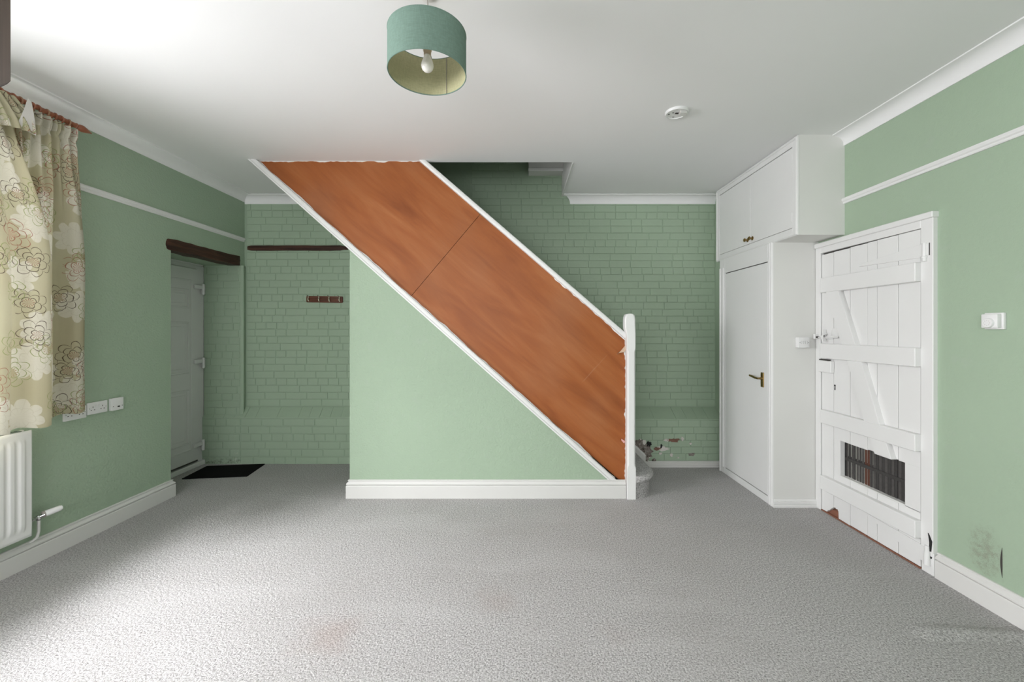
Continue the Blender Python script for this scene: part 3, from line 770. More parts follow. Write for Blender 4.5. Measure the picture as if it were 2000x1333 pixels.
# ---- chipped plaster on the right foot of the brick wall
def blob(name, cx, cz, rx, rz, mat, seed, depth=0.006, yf=None, n=28, parent=None, label=None):
    t = bmesh.new(); yf = yf if yf is not None else PLF2 - 0.004
    c = t.verts.new((cx, yf - depth, cz)); r1 = []; r2 = []; r0 = []
    for i in range(n):
        an = 2 * math.pi * i / n; k = 1 + 0.55 * mn.noise(Vector((math.cos(an) * 1.7 + seed, math.sin(an) * 1.7, seed))) + 0.18 * math.sin(i * 2.4 + seed)
        x, z = math.cos(an) * rx * k, math.sin(an) * rz * k
        r0.append(t.verts.new((cx + x * 0.5, yf - depth * (0.6 + 0.8 * abs(mn.noise(Vector((i, seed, 2))))), cz + z * 0.5)))
        r1.append(t.verts.new((cx + x * 0.92, yf - depth * 0.8, cz + z * 0.92))); r2.append(t.verts.new((cx + x, yf + 0.006, cz + z)))
    for i in range(n):
        j = (i + 1) % n
        t.faces.new((c, r0[i], r0[j])); t.faces.new((r0[i], r1[i], r1[j], r0[j])); t.faces.new((r1[i], r2[i], r2[j], r1[j]))
    bmesh.ops.recalc_face_normals(t, faces=t.faces)
    m = MB(); m.add(t); return m.build(name, mat, parent or wall_stairs, label=label, smooth=False)
def wp(u, v): return (pxl(u, PLF2), pyl(v, PLF2))
for (u, v, ru, rv, mt, sd, nm, lb, dp) in (
    (1254, 882, 15, 20, 'chip', 1.2, 'plaster_break', 'pale broken rim of the plaster hole', 0.004), (1256, 882, 15, 18, 'rubble', 1.7, 'plaster_hole', 'grey broken plaster beside the bottom step', 0.010),
    (1248, 866, 9, 7, 'rubble', 4.2, 'plaster_hole', None, 0.011), (1267, 868, 5, 5, 'dark', 7.7, 'hole', None, 0.012),
    (1292, 876, 15, 5, 'chip', 2.1, 'plaster_chip', 'bare white chip in the green paint', 0.008), (1283, 877, 7, 3, 'brickred', 5.1, 'plaster_chip', None, 0.010), (1291, 872, 2, 4, 'dark', 5.6, 'hole', None, 0.011),
    (1315, 860, 15, 3.2, 'brickred', 3.4, 'plaster_chip', 'red brick showing through the paint', 0.008), (1301, 860, 5, 2.6, 'chip', 6.1, 'plaster_chip', None, 0.009), (1332, 857, 3, 4, 'chip', 6.6, 'plaster_chip', None, 0.009),
    (1311, 889, 3.5, 3, 'chip', 3.9, 'plaster_chip', None, 0.008), (1348, 867, 2.6, 1.8, 'chip', 4.9, 'plaster_chip', None, 0.008), (1324, 894, 2, 1.3, 'chip', 8.3, 'plaster_chip', None, 0.008),
    (1290, 886, 3, 2.2, 'chip', 9.3, 'plaster_chip', None, 0.007), (1277, 899, 4, 3, 'rubble', 9.9, 'plaster_chip', None, 0.008), (1351, 888, 7, 3, 'rubble', 10.9, 'plaster_chip', None, 0.0045)):
    x, z = wp(u, v); blob(nm, x, z, ru * PLF2 / F, rv * PLF2 / F, mt, sd, dp, label=lb)

# ------------------------------------------------------------------ porch door (door_1)
XD = -3.33
d1 = thing('door_1', (XD, 3.9, 0), 'white uPVC panelled outside door seen edge-on inside the recess', 'door', kind=S)
m = MB(); m.box(XD - 0.06, XD, 4.335, 4.45, 0, 2.085, 0.006); m.box(XD - 0.06, XD - 0.003, 3.40, 4.34, 2.03, 2.085, 0.004); m.box(XD - 0.07, XD - 0.01, 3.40, 4.46, 2.07, 2.12); m.box(XD - 0.06, XD, 3.40, 3.47, 0, 2.085, 0.006); m.box(XD - 0.06, XD + 0.03, 3.42, 4.45, 0, 0.05, 0.006)
m.build('door_frame', 'upvc', d1)
m = MB(); m.box(XD - 0.05, XD + 0.014, 3.475, 4.345, 0.055, 2.045, 0.006)
m.build('door_leaf', 'upvc', d1)
m = MB(); m.box(XD + 0.012, XD + 0.020, 4.252, 4.266, 0.20, 1.92, 0.003); m.box(XD + 0.012, XD + 0.020, 3.55, 4.266, 1.91, 1.924, 0.003); m.box(XD + 0.012, XD + 0.020, 3.55, 4.266, 0.196, 0.21, 0.003)
m.build('panel_moulding', 'upvc', d1)
for (ya, yb) in ((3.60, 3.86), (3.955, 4.225)):
    for (za, zb) in ((1.635, 1.825), (0.98, 1.497), (0.268, 0.816)):
        m = MB(); w_ = 0.018
        m.box(XD + 0.012, XD + 0.021, ya, yb, za, za + w_, 0.004); m.box(XD + 0.012, XD + 0.021, ya, yb, zb - w_, zb, 0.004)
        m.box(XD + 0.012, XD + 0.021, ya, ya + w_, za, zb, 0.004); m.box(XD + 0.012, XD + 0.021, yb - w_, yb, za, zb, 0.004)
        m.box(XD + 0.010, XD + 0.018, ya + 0.045, yb - 0.045, za + 0.045, zb - 0.045, 0.006)
        m.build('raised_panel', 'upvc', d1)
m = MB(); m.box(XD + 0.005, XD + 0.022, 3.48, 4.34, 0.062, 0.075, 0.003); m.build('weather_seal', 'gap', d1)
for zc in (1.84, 1.07, 0.21):
    m = MB(); m.tube([(XD + 0.030, 4.40, zc - 0.055), (XD + 0.030, 4.40, zc + 0.055)], 0.014, 12); m.box(XD + 0.012, XD + 0.034, 4.285, 4.40, zc + 0.0, zc + 0.042, 0.004); m.box(XD, XD + 0.028, 4.40, 4.435, zc - 0.05, zc + 0.05, 0.004)
    m.build('hinge', 'upvc', d1)
# added unseen board behind the door opening so no sky leaks
m = MB(); m.box(-3.50, -3.40, 3.3, 4.8, 0, CZ); m.build('sky_block_board', 'offwhite', wall_left)

# door mat
m = MB(); m.prism([(-3.185, 3.974), (-2.612, 4.045), (-2.662, 4.415), (-3.222, 4.345)], 'z', 0.0, 0.008, 0.002)
m.build('door_mat', 'mat', label='black rectangular doormat on the carpet by the porch door', cat='doormat')

# coat hooks
ch = thing('coat_rack', (-2.08, YB, 1.745), 'small mahogany coat rack with four pale hooks on the brick wall', 'coat rack')
m = MB(); t_ = bmesh.new(); bmesh.ops.create_cube(t_, size=1); bmesh.ops.scale(t_, vec=(0.392, 0.016, 0.068), verts=t_.verts); bmesh.ops.bevel(t_, geom=t_.edges[:], offset=0.005, segments=2, affect='EDGES')
m.add(t_, Matrix.Translation((-2.077, YB - 0.012, 1.743)) @ Matrix.Rotation(math.radians(0.8), 4, 'Y')); m.build('backboard', 'hookwood', ch)
for k, u in enumerate((603.5, 624, 644, 664)):
    x = pxl(u, YB - 0.02); z = 1.746 - k * 0.0015
    h = MB(); y = YB - 0.02
    h.tube([(x - 0.004, y - 0.002, z + 0.022), (x - 0.002, y - 0.014, z + 0.012), (x, y - 0.022, z - 0.004), (x + 0.001, y - 0.018, z - 0.018), (x + 0.002, y - 0.006, z - 0.022)], [0.005, 0.0062, 0.0066, 0.0062, 0.005], 10)
    h.lathe([(0, 0), (0.006, 0.001), (0.007, 0.004), (0.004, 0.008), (0, 0.009)], (x - 0.006, y - 0.003, z + 0.022), (0, -0.6, 0.8), 12)
    h.build('hook', 'hookbrass', ch)
    h = MB(); h.tube([(x - 0.03, YB - 0.01, z + 0.045), (x - 0.015, YB - 0.01, z + 0.035)], 0.003, 6); h.build('screw', 'gap', ch)

# ------------------------------------------------------------------ boxed cupboard (tall) and wall cabinet
XT, XC = 2.035, 2.055
tall = thing('tall_cupboard', (XT, 3.36, 0), 'tall white built-in cupboard with flush door and brass lever handle', 'cupboard')
m = MB(); m.box(XT + 0.012, XR, 3.362, 4.24, 0, 2.125); m.build('body', 'offwhite', tall)
# face frame
m = MB()
m.box(XT, XT + 0.014, 3.362, 3.425, 0, 2.118, 0.002); m.box(XT, XT + 0.014, 4.135, 4.238, 0, 2.118, 0.002)
m.box(XT, XT + 0.014, 3.425, 4.135, 0, 0.058, 0.002); m.box(XT, XT + 0.014, 3.425, 4.135, 1.975, 2.118, 0.002)
m.build('face_frame', 'white', tall)
m = MB()
m.tube([(XT - 0.001, 3.400, 0.002), (XT - 0.001, 3.400, 2.118)], 0.006, 8); m.tube([(XT - 0.001, 3.372, 0.002), (XT - 0.001, 3.372, 2.118)], 0.008, 8)
m.tube([(XT - 0.001, 4.165, 0.06), (XT - 0.001, 4.165, 2.03)], 0.007, 8); m.tube([(XT - 0.001, 4.225, 0.0), (XT - 0.001, 4.225, 2.03)], 0.009, 8)
m.build('moulding', 'white', tall)
m = MB(); m.box(XT + 0.003, XT + 0.010, 3.430, 4.130, 0.064, 1.968, 0.0015)
dl = m.build('door', 'white', tall)
m = MB(); m.box(XT + 0.0105, XT + 0.0125, 3.424, 4.137, 0.056, 1.977); m.build('shadow_gap', 'gap', tall)
hd = MB(); hy = 3.497; hz = 1.0
hd.box(XT - 0.006, XT + 0.003, hy - 0.019, hy + 0.019, hz - 0.06, hz + 0.062, 0.002)
hd.lathe([(0.011, 0), (0.011, 0.012), (0.008, 0.018), (0.008, 0.042), (0, 0.044)], (XT - 0.004, hy, hz + 0.012), (-1, 0, 0), 16)
hd.tube([(XT - 0.040, hy, hz + 0.012), (XT - 0.044, hy + 0.03, hz + 0.014), (XT - 0.046, hy + 0.07, hz + 0.022), (XT - 0.044, hy + 0.115, hz + 0.026)], [0.008, 0.009, 0.010, 0.008], 12)
hd.build('handle', 'brass', dl, label='aged brass lever handle on a backplate')
for zc in (1.75, 0.30):
    h = MB(); h.tube([(XT, 4.132, zc - 0.035), (XT, 4.132, zc + 0.035)], 0.004, 8); h.build('hinge', 'white', tall)

cab = thing('wall_cabinet', (XC, 3.09, 2.11), 'white overhead cabinet with two flat doors above the tall cupboard', 'cabinet')
CB = 2.118
m = MB(); m.box(XC + 0.014, XR, 3.092, 4.345, CB, CZ); m.build('body', 'offwhite', cab)
m = MB()
m.box(XC, XC + 0.016, 3.09, 3.150, CB, CZ - 0.002, 0.002); m.box(XC, XC + 0.016, 4.292, 4.350, CB, CZ - 0.002, 0.002)
m.box(XC, XC + 0.016, 3.150, 4.292, CB, 2.180, 0.002); m.box(XC, XC + 0.016, 3.150, 4.292, 2.79, CZ - 0.002, 0.002)
m.build('face_frame', 'white', cab)
m = MB(); r_ = 0.007
for (y, ) in ((3.100,), (4.338,)): m.tube([(XC - 0.001, y, CB + 0.004), (XC - 0.001, y, CZ - 0.012)], r_, 8)
for z in (CB + 0.010, CZ - 0.02): m.tube([(XC - 0.001, 3.10, z), (XC - 0.001, 4.34, z)], r_, 8)
m.build('moulding', 'white', cab)
m = MB(); m.box(XC + 0.0135, XC + 0.016, 3.149, 4.293, 2.178, 2.792); m.build('shadow_gap', 'gap', cab)
for (ya, yb, ky) in ((3.154, 3.7215, 3.69), (3.7245, 4.289, 3.765)):
    m = MB(); m.box(XC + 0.004, XC + 0.013, ya, yb, 2.184, 2.786, 0.0015); dr = m.build('door', 'white', cab)
    k = MB(); k.lathe([(0.0, 0), (0.018, 0.0), (0.018, 0.003), (0.010, 0.006), (0.006, 0.010), (0.006, 0.018), (0.013, 0.022), (0.017, 0.028), (0.015, 0.034), (0.008, 0.038), (0, 0.039)], (XC + 0.004, ky, 2.222), (-1, 0, 0), 20)
    k.build('knob', 'brass', dr, label='round aged brass knob')
for (y, zc) in ((3.152, 2.70), (3.152, 2.26), (4.291, 2.70), (4.291, 2.26)):
    h = MB(); h.tube([(XC + 0.001, y, zc - 0.035), (XC + 0.001, y, zc + 0.035)], 0.004, 8); h.build('hinge', 'white', cab)

# light switch on the boxed side
sw = thing('light_switch', (2.26, 3.36, 1.317), 'white three-gang light switch on the cupboard side', 'light switch')
m = MB(); m.box(2.218, 2.302, 3.322, 3.361, 1.277, 1.357, 0.003, 2); m.build('pattress', 'plastic', sw)
m = MB(); m.box(2.217, 2.303, 3.317, 3.323, 1.276, 1.358, 0.002, 2); m.build('plate', 'plastic', sw)
for k in range(3):
    x = 2.244 + k * 0.016
    m = MB(); m.prism([(3.318, 1.306), (3.3125, 1.307), (3.3155, 1.317), (3.314, 1.328), (3.318, 1.329)], 'x', x - 0.005, x + 0.005); m.build('rocker', 'plastic', sw)
m = MB()
for k in range(4): m.box(2.2355 + k * 0.016, 2.2365 + k * 0.016, 3.3165, 3.3175, 1.305, 1.330)
for x in (2.227, 2.293): m.lathe([(0.0025, 0), (0.0025, 0.001)], (x, 3.3172, 1.317), (0, -1, 0), 10)
m.build('screw_and_gap', 'gap', sw)

# ------------------------------------------------------------------ plank door (door_2)
DX = 2.385                       # plank face
d2 = thing('door_2', (DX, 2.9, 0), 'old white painted ledged and braced plank door with a dark slatted gap low down', 'door', kind=S)
m = MB(); AX = 2.378
m.box(AX, XR + 0.02, 3.304, 3.358, 0, 2.066, 0.003); m.box(AX, XR + 0.02, 2.407, 2.482, 0.13, 2.066, 0.003); m.box(AX, XR + 0.02, 2.482, 3.304, 2.018, 2.066, 0.003)
m.build('architrave', 'white', d2)
m = MB(); m.box(AX - 0.012, XR + 0.01, 2.400, 3.358, 2.064, 2.100, 0.004); m.build('head_cap', 'white', d2)
m = MB(); m.box(AX + 0.004, XR + 0.02, 2.407, 2.482, 0.0, 0.135, 0.004); m.build('plinth_block', 'white', d2)
m = MB(); m.box(XR + 0.02, XR + 0.13, 2.44, 2.482, 0, 2.04); m.box(XR + 0.02, XR + 0.13, 3.304, 3.34, 0, 2.04); m.box(XR + 0.02, XR + 0.13, 2.44, 3.34, 2.02, 2.06); m.build('jamb', 'white', d2)
J = [3.298, 3.174, 3.016, 2.866, 2.790, 2.635, 2.488]
OY_0, OY_1, OZ_0, OZ_1 = 2.59, 3.12, 0.333, 0.596
TOPZ = [2.004, 2.006, 2.010, 2.012, 2.014, 2.015]
for i in range(6):
    y1, y0 = J[i] - 0.0016, J[i + 1] + 0.0016; m = MB(); x0 = DX + R.uniform(-0.001, 0.001); x1 = DX + 0.022
    zt_ = TOPZ[i]; zb = 0.012
    a0, a1 = max(y0, OY_0), min(y1, OY_1)
    def bx(ya, yb, za, zb_):
        if yb - ya > 0.002 and zb_ - za > 0.002: m.box(x0, x1, ya, yb, za, zb_, 0.0012)
    if i == 0:     # gnawed foot on the latch side planks
        m.prism([(y0, zt_), (y1, zt_), (y1, 0.010), (3.245, 0.012), (3.230, 0.030), (3.215, 0.036), (3.2, 0.055), (3.19, 0.060), (y0, 0.075)], 'x', x0, x1)
    elif i == 1:
        m.prism([(y0, 0.010), (3.125, 0.012), (3.127, 0.062), (3.14, 0.078), (3.15, 0.070), (3.16, 0.08), (y1, 0.074), (y1, OZ_0), (y0, OZ_0)], 'x', x0, x1)
        bx(a1, y1, OZ_0 - 0.001, OZ_1 + 0.001); m.prism([(y0, OZ_1), (y1, OZ_1 + 0.001), (y1, zt_), (y0, zt_)], 'x', x0, x1)
    else:
        bx(y0, y1, zb, OZ_0 + R.uniform(-0.004, 0.004)); bx(y0, y1, OZ_1 + R.uniform(-0.004, 0.008), zt_)
        if i == 5: bx(y0, OY_0, OZ_0 - 0.002, OZ_1 + 0.002)
    m.build('plank', 'white', d2, smooth=False)
m = MB(); m.box(DX + 0.0225, DX + 0.026, 2.48, 3.304, 0.62, 2.035); m.box(DX + 0.0225, DX + 0.026, 2.48, 3.30, 0.09, 0.32); m.box(DX + 0.0225, DX + 0.026, 2.48, 2.58, 0.31, 0.63); m.box(DX + 0.0225, DX + 0.026, 3.13, 3.30, 0.31, 0.63)
m.build('joint_shade_sheet', 'gap', d2)  # added dark sheet: gives plank joints their shade, stops hall light above the door
LF = DX - 0.040
def ledge(ya, yb, za, zb, cham=0.012):
    m = MB(); m.box(LF, DX + 0.001, ya, yb, za, zb, 0.004, 1); m.build('ledge', 'white', d2)
for (za, zb) in ((1.704, 1.818), (1.198, 1.312), (0.696, 0.800), (0.183, 0.289)): ledge(2.482, 3.262, za, zb)
def brace(za, ya, zb, yb, wy):
    m = MB(); m.prism([(ya, za), (ya + wy, za), (yb + wy, zb), (yb, zb)], 'x', LF + 0.003, DX + 0.001, 0.002); m.build('brace', 'white', d2)
brace(1.705, 3.079, 1.311, 2.925, 0.125); brace(1.199, 2.873, 0.799, 2.728, 0.125); brace(0.697, 2.682, 0.600, 2.643, 0.125)
# slats behind the gap, mid rail, reveal
m = MB(); e = 0.012
m.box(DX - 0.001, DX + 0.06, OY_1 - 0.012, OY_1, OZ_0, OZ_1, 0.002); m.build('gap_reveal', 'white', d2)
m = MB(); m.box(DX + 0.002, DX + 0.05, OY_0, OY_1, OZ_0 - 0.004, OZ_0 + 0.006, 0.002); m.build('gap_sill', 'offwhite', d2)
n = 22
for k in range(n):
    y = OY_1 - 0.030 - k * (OY_1 - OY_0 - 0.035) / (n - 1); g = 0.0088 if k < 9 else 0.0104; dd_ = R.uniform(0, 0.004)
    m = MB(); m.box(DX + 0.034 + dd_, DX + 0.037 + dd_, y - g, y + g, OZ_0 - 0.02, OZ_1 + 0.03, 0.0008); m.build('slat', 'grillered' if k in (7, 8) else ('grille' if k % 2 else 'grille2'), d2)
m = MB(); m.box(DX + 0.046, DX + 0.05, OY_0 - 0.03, OY_1 - 0.255, OZ_0 - 0.02, OZ_1 + 0.03); m.build('slat_gap_shade', 'dark', d2)  # added dark board so the right-hand slat gaps look shaded
m = MB(); m.box(DX + 0.030, DX + 0.034, OY_0 + 0.02, OY_1 - 0.02, 0.455, 0.478, 0.001); m.build('slat_rail', 'grille', d2)
m = MB(); m.box(DX + 0.043, DX + 0.052, OY_0 - 0.02, OY_1 + 0.0, 0.452, 0.488, 0.001); m.build('slat_rail', 'grille', d2)
m = MB(); m.box(DX + 0.033, DX + 0.05, OY_1 - 0.022, OY_1 - 0.012, OZ_0 - 0.01, OZ_1 + 0.02); m.build('slat_post', 'dark', d2)
m = MB(); m.box(DX - 0.005, XR + 0.14, 2.484, 3.302, 0.0, 0.009, 0.002); m.build('threshold', 'threshold', d2, label='bare reddish wooden threshold')
m = MB(); m.prism([(3.13, 0.009), (3.245, 0.009), (3.2, 0.045), (3.135, 0.055)], 'x', DX + 0.012, DX + 0.05); m.build('splintered_foot', 'threshold', d2, smooth=False)
# strap hinges
def strap(z_tip, z0, z1, ytip, name='strap_hinge'):
    m = MB(); m.prism([(ytip, z_tip - 0.007), (2.482, z0), (2.482, z1), (ytip, z_tip + 0.007)], 'x', DX - 0.006, DX + 0.001, 0.001)
    return m
m = strap(1.865, 1.845, 1.925, 2.93); m.box(DX - 0.012, DX, 2.430, 2.485, 1.850, 1.922, 0.002); m.tube([(DX - 0.012, 2.452, 1.818), (DX - 0.012, 2.452, 1.925)], 0.011, 12); m.lathe([(0.014, 0), (0.015, 0.006), (0.012, 0.012)], (DX - 0.012, 2.452, 1.838), (0, 0, 1), 14)
m.build('strap_hinge', 'white', d2)
m = MB(); m.box(DX - 0.0095, DX - 0.006, 2.4245, 2.4275, 1.850, 1.922); m.build('hinge_shadow_gap', 'gap', d2)
m = MB(); m.prism([(2.86, 0.150), (2.484, 0.050), (2.484, 0.150), (2.86, 0.165)], 'x', DX - 0.006, DX + 0.001, 0.001); m.tube([(DX - 0.010, 2.437, 0.055), (DX - 0.010, 2.437, 0.165)], [0.018, 0.012], 12); m.box(DX - 0.011, DX, 2.437, 2.486, 0.06, 0.15, 0.002)
m.build('strap_hinge', 'white', d2)
m = MB(); m.prism([(2.428, 0.135), (2.416, 0.14), (2.410, 0.20), (2.428, 0.235), (2.434, 0.24), (2.426, 0.19)], 'x', AX - 0.003, AX + 0.001); m.build('broken_gap', 'dark', d2, smooth=False)
m = MB(); m.prism([(2.44, 0.112), (2.415, 0.108), (2.418, 0.098), (2.436, 0.104)], 'x', AX - 0.001, AX + 0.006); m.build('broken_gap', 'dark', d2, smooth=False)
# latch, rim lock, keyhole
m = MB(); m.lathe([(0, 0), (0.040, 0.0), (0.040, 0.004), (0.036, 0.006), (0, 0.007)], (DX - 0.002, 3.150, 1.392), (-1, 0, 0), 24)
m.box(DX - 0.012, DX, 3.17, 3.30, 1.345, 1.372, 0.003); m.build('latch_plate', 'white', d2)
m = MB(); m.tube([(DX - 0.01, 3.235, 1.385), (DX - 0.04, 3.230, 1.380), (DX - 0.050, 3.225, 1.350), (DX - 0.045, 3.222, 1.325)], 0.006, 8); m.box(DX - 0.03, DX - 0.002, 3.245, 3.255, 1.33, 1.42, 0.002); m.tube([(DX - 0.018, 3.11, 1.362), (DX - 0.018, 3.33, 1.358)], 0.006, 8); m.box(AX - 0.03, AX, 3.325, 3.345, 1.345, 1.385, 0.003)
m.build('thumb_latch', 'white', d2)
m = MB(); m.box(DX - 0.032, DX - 0.026, 3.232, 3.244, 1.365, 1.378); m.box(AX - 0.02, AX - 0.003, 3.31, 3.324, 1.352, 1.366); m.box(DX - 0.012, DX - 0.002, 3.252, 3.256, 1.385, 1.405); m.build('latch_shadow_gap', 'gap', d2)
m = MB(); m.box(DX - 0.030, DX, 3.165, 3.300, 1.090, 1.180, 0.004); m.build('rim_lock', 'white', d2)
m = MB(); m.box(DX - 0.026, DX - 0.002, 3.20, 3.292, 1.181, 1.190); m.build('lock_gap', 'gap', d2)
m = MB(); m.lathe([(0.007, 0), (0.007, 0.002)], (DX - 0.0005, 3.160, 0.998), (-1, 0, 0), 14); m.prism([(3.155, 0.965), (3.165, 0.965), (3.162, 0.998), (3.158, 0.998)], 'x', DX - 0.002, DX); m.build('keyhole', 'dark', d2)
# hall beyond the plank door
m = MB(); m.box(XR + 0.9, XR + 1.0, 2.0, 3.8, 0, 2.3); m.box(XR + 0.14, XR + 1.0, 1.95, 2.05, 0, 2.3); m.box(XR + 0.14, XR + 1.0, 3.7, 3.8, 0, 2.3); m.box(XR + 0.14, XR + 1.0, 2.0, 3.8, 2.25, 2.35)
m.build('wall_hall', 'offwhite', label='pale hall walls beyond the plank door', cat='wall', kind=S)
m = MB(); m.box(2.6, XR + 1.0, 2.0, 3.8, -0.1, 0); m.build('floor_hall', 'carpet', label='grey carpet in the hall beyond the plank door', cat='carpet', kind=S)

area('hall_fill', (XR + 0.6, 3.3, 2.1), (XR + 0.6, 3.2, 0.3), 0.4, 0.4, 7)  # added lamp in the closed hall, brightens the gaps between the slats
# ------------------------------------------------------------------ thermostat
th = thing('thermostat', (XR, 2.11, 1.46), 'white square room thermostat with round dial on the right wall', 'thermostat')
m = MB(); m.box(XR - 0.016, XR, 2.066, 2.152, 1.421, 1.504, 0.003, 2); m.build('base_plate', 'plastic', th)
m = MB(); m.box(XR - 0.038, XR - 0.015, 2.074, 2.148, 1.427, 1.498, 0.004, 2); m.build('cover', 'plastic', th)
m = MB(); m.lathe([(0.024, 0), (0.024, 0.010), (0.022, 0.013), (0.018, 0.0135), (0, 0.0125)], (XR - 0.037, 2.110, 1.453), (-1, 0, 0), 32); m.build('dial', 'plastic', th)
m = MB()
for k in range(8):
    a_ = k * math.pi / 4; m.box(XR - 0.0505, XR - 0.0498, 2.110 + 0.013 * math.cos(a_) - 0.0008, 2.110 + 0.013 * math.cos(a_) + 0.0008, 1.453 + 0.013 * math.sin(a_) - 0.0015, 1.453 + 0.013 * math.sin(a_) + 0.0015)
m.build('dial_marks', 'cord', th)

# ------------------------------------------------------------------ sockets on the left wall
def socket(name, y0, y1, z0, z1, label):
    t = thing(name, (XL, (y0 + y1) / 2, (z0 + z1) / 2), label, 'socket', 'double sockets below the curtain')
    m = MB(); m.box(XL, XL + 0.011, y0, y1, z0, z1, 0.003, 2); m.build('plate', 'plastic', t)
    zc = (z0 + z1) / 2
    for s in (0, 1):
        yc = y0 + (0.036 if s == 0 else (y1 - y0) - 0.036)
        m = MB(); x0 = XL + 0.0105; x1 = XL + 0.0118
        m.box(x0, x1, yc - 0.002, yc + 0.002, zc + 0.004, zc + 0.013)
        m.box(x0, x1, yc - 0.0145, yc - 0.008, zc - 0.014, zc - 0.009); m.box(x0, x1, yc + 0.008, yc + 0.0145, zc - 0.014, zc - 0.009)
        m.build('pin_holes', 'gap', t)
        ys = yc + (0.024 if s == 0 else -0.024)
        m = MB(); m.box(XL + 0.010, XL + 0.015, ys - 0.005, ys + 0.005, zc + 0.006, zc + 0.024, 0.001); m.build('rocker', 'plastic', t)
    for y in (y0 + 0.012, y1 - 0.012):
        m = MB(); m.lathe([(0.0025, 0), (0.0025, 0.001)], (XL + 0.011, y, zc), (1, 0, 0), 10); m.build('screw', 'chrome', t)
socket('double_socket', 2.861, 3.000, 0.834, 0.916, 'white double socket, right of the two and fully in view')
socket('double_socket', 2.712, 2.855, 0.822, 0.904, 'white double socket half hidden behind the curtain edge')
ao = thing('aerial_outlet', (XL, 3.06, 0.877), 'white square outlet plate with one small dark port, right of the double sockets', 'outlet')
m = MB(); m.box(XL, XL + 0.020, 3.018, 3.106, 0.834, 0.921, 0.003, 2); m.build('back_box', 'plastic', ao)
m = MB(); m.box(XL + 0.019, XL + 0.026, 3.017, 3.107, 0.833, 0.922, 0.003, 2); m.build('plate', 'plastic', ao)
m = MB(); m.box(XL + 0.0255, XL + 0.0275, 3.060, 3.076, 0.854, 0.863); m.build('port', 'dark', ao)
for y in (3.028, 3.096):
    m = MB(); m.lathe([(0.003, 0), (0.003, 0.0015)], (XL + 0.026, y, 0.862), (1, 0, 0), 10); m.build('screw', 'gap', ao)

# ------------------------------------------------------------------ radiator
rd = thing('radiator', (-2.88, 1.8, 0.19), 'white ribbed panel radiator below the curtain on the left wall', 'radiator')
RX, RY0, RY1, RZ0, RZ1 = -2.862, 1.0, 2.482, 0.200, 0.826
def rad(u, v):
    y = RY0 + (RY1 - RY0) * u; z = RZ0 + (RZ1 - RZ0) * v
    f = max(0, min(1, (z - RZ0 - 0.045) / 0.025)) * max(0, min(1, (RZ1 - 0.045 - z) / 0.025)) * max(0, min(1, (RY1 - 0.03 - y) / 0.01)) * max(0, min(1, (y - RY0 - 0.03) / 0.01))
    ph = ((RY1 - 0.03 - y) % 0.05) / 0.05
    b_ = 0.5 - 0.5 * math.cos(2 * math.pi * ph); b_ = min(1, b_ * 1.5)
    ed = min(y - RY0, RY1 - y, z - RZ0, RZ1 - z); e_ = -0.006 * max(0, 1 - ed / 0.006) ** 2
    return (RX - 0.007 + 0.007 * b_ * f + e_, y, z)
m = MB(); m.grid(rad, 420, 60); m.box(RX - 0.018, RX - 0.0125, RY0, RY1, RZ0, RZ1, 0.002); m.build('front_panel', 'white', rd, ang=60)
m = MB(); m.box(RX - 0.068, RX - 0.056, RY0, RY1, RZ0, RZ1, 0.003); m.build('rear_panel', 'white', rd)
m = MB(); 
for k in range(36): y = RY0 + 0.03 + k * 0.04; m.box(RX - 0.056, RX - 0.018, y, y + 0.002, RZ0 + 0.03, RZ1 - 0.02)
m.build('convector_fins', 'offwhite', rd)
m = MB()
for k in range(4): m.box(RX - 0.052 + k * 0.009, RX - 0.048 + k * 0.009, RY0 + 0.01, RY1 - 0.05, RZ1 - 0.004, RZ1 + 0.004)
m.box(RX - 0.056, RX - 0.018, RY1 - 0.052, RY1 - 0.046, RZ1 - 0.004, RZ1 + 0.005); m.build('top_grille', 'chrome', rd)
vy, vz, vx = 2.535, 0.285, -2.895
m = MB(); m.tube([(vx, RY1 - 0.01, vz), (vx, vy + 0.01, vz)], 0.008, 12); m.lathe([(0.012, 0), (0.013, 0.01), (0.010, 0.02)], (vx, RY1 + 0.004, vz), (0, 1, 0), 6)
m.lathe([(0.010, -0.018), (0.012, -0.01), (0.012, 0.008), (0.010, 0.012)], (vx, vy, vz), (0, 0, 1), 12)
m.tube([(vx, vy, vz), (vx + 0.02, vy + 0.018, vz + 0.010)], 0.011, 12); m.build('valve_body', 'chrome', rd)
ax = Vector((0.42, 0.86, 0.16)).normalized(); c0 = Vector((vx + 0.004, vy + 0.012, vz + 0.008))
m = MB(); m.lathe([(0.014, 0), (0.0195, 0.003), (0.0195, 0.014), (0.018, 0.016)], c0, ax, 24); m.build('valve_collar', 'cord', rd)
m = MB(); m.lathe([(0.018, 0.015), (0.0185, 0.03), (0.0175, 0.06), (0.0165, 0.080), (0.012, 0.090), (0, 0.093)], c0, ax, 24); m.build('valve_head', 'plastic', rd, label='white thermostatic valve head')
m = MB(); m.tube([(vx, vy, vz - 0.016), (vx, vy, 0.20), (vx - 0.004, vy - 0.004, 0.17), (vx - 0.02, vy - 0.012, 0.150), (vx - 0.03, vy - 0.02, 0.144)], 0.0075, 10); m.build('pipe', 'skirt', rd)

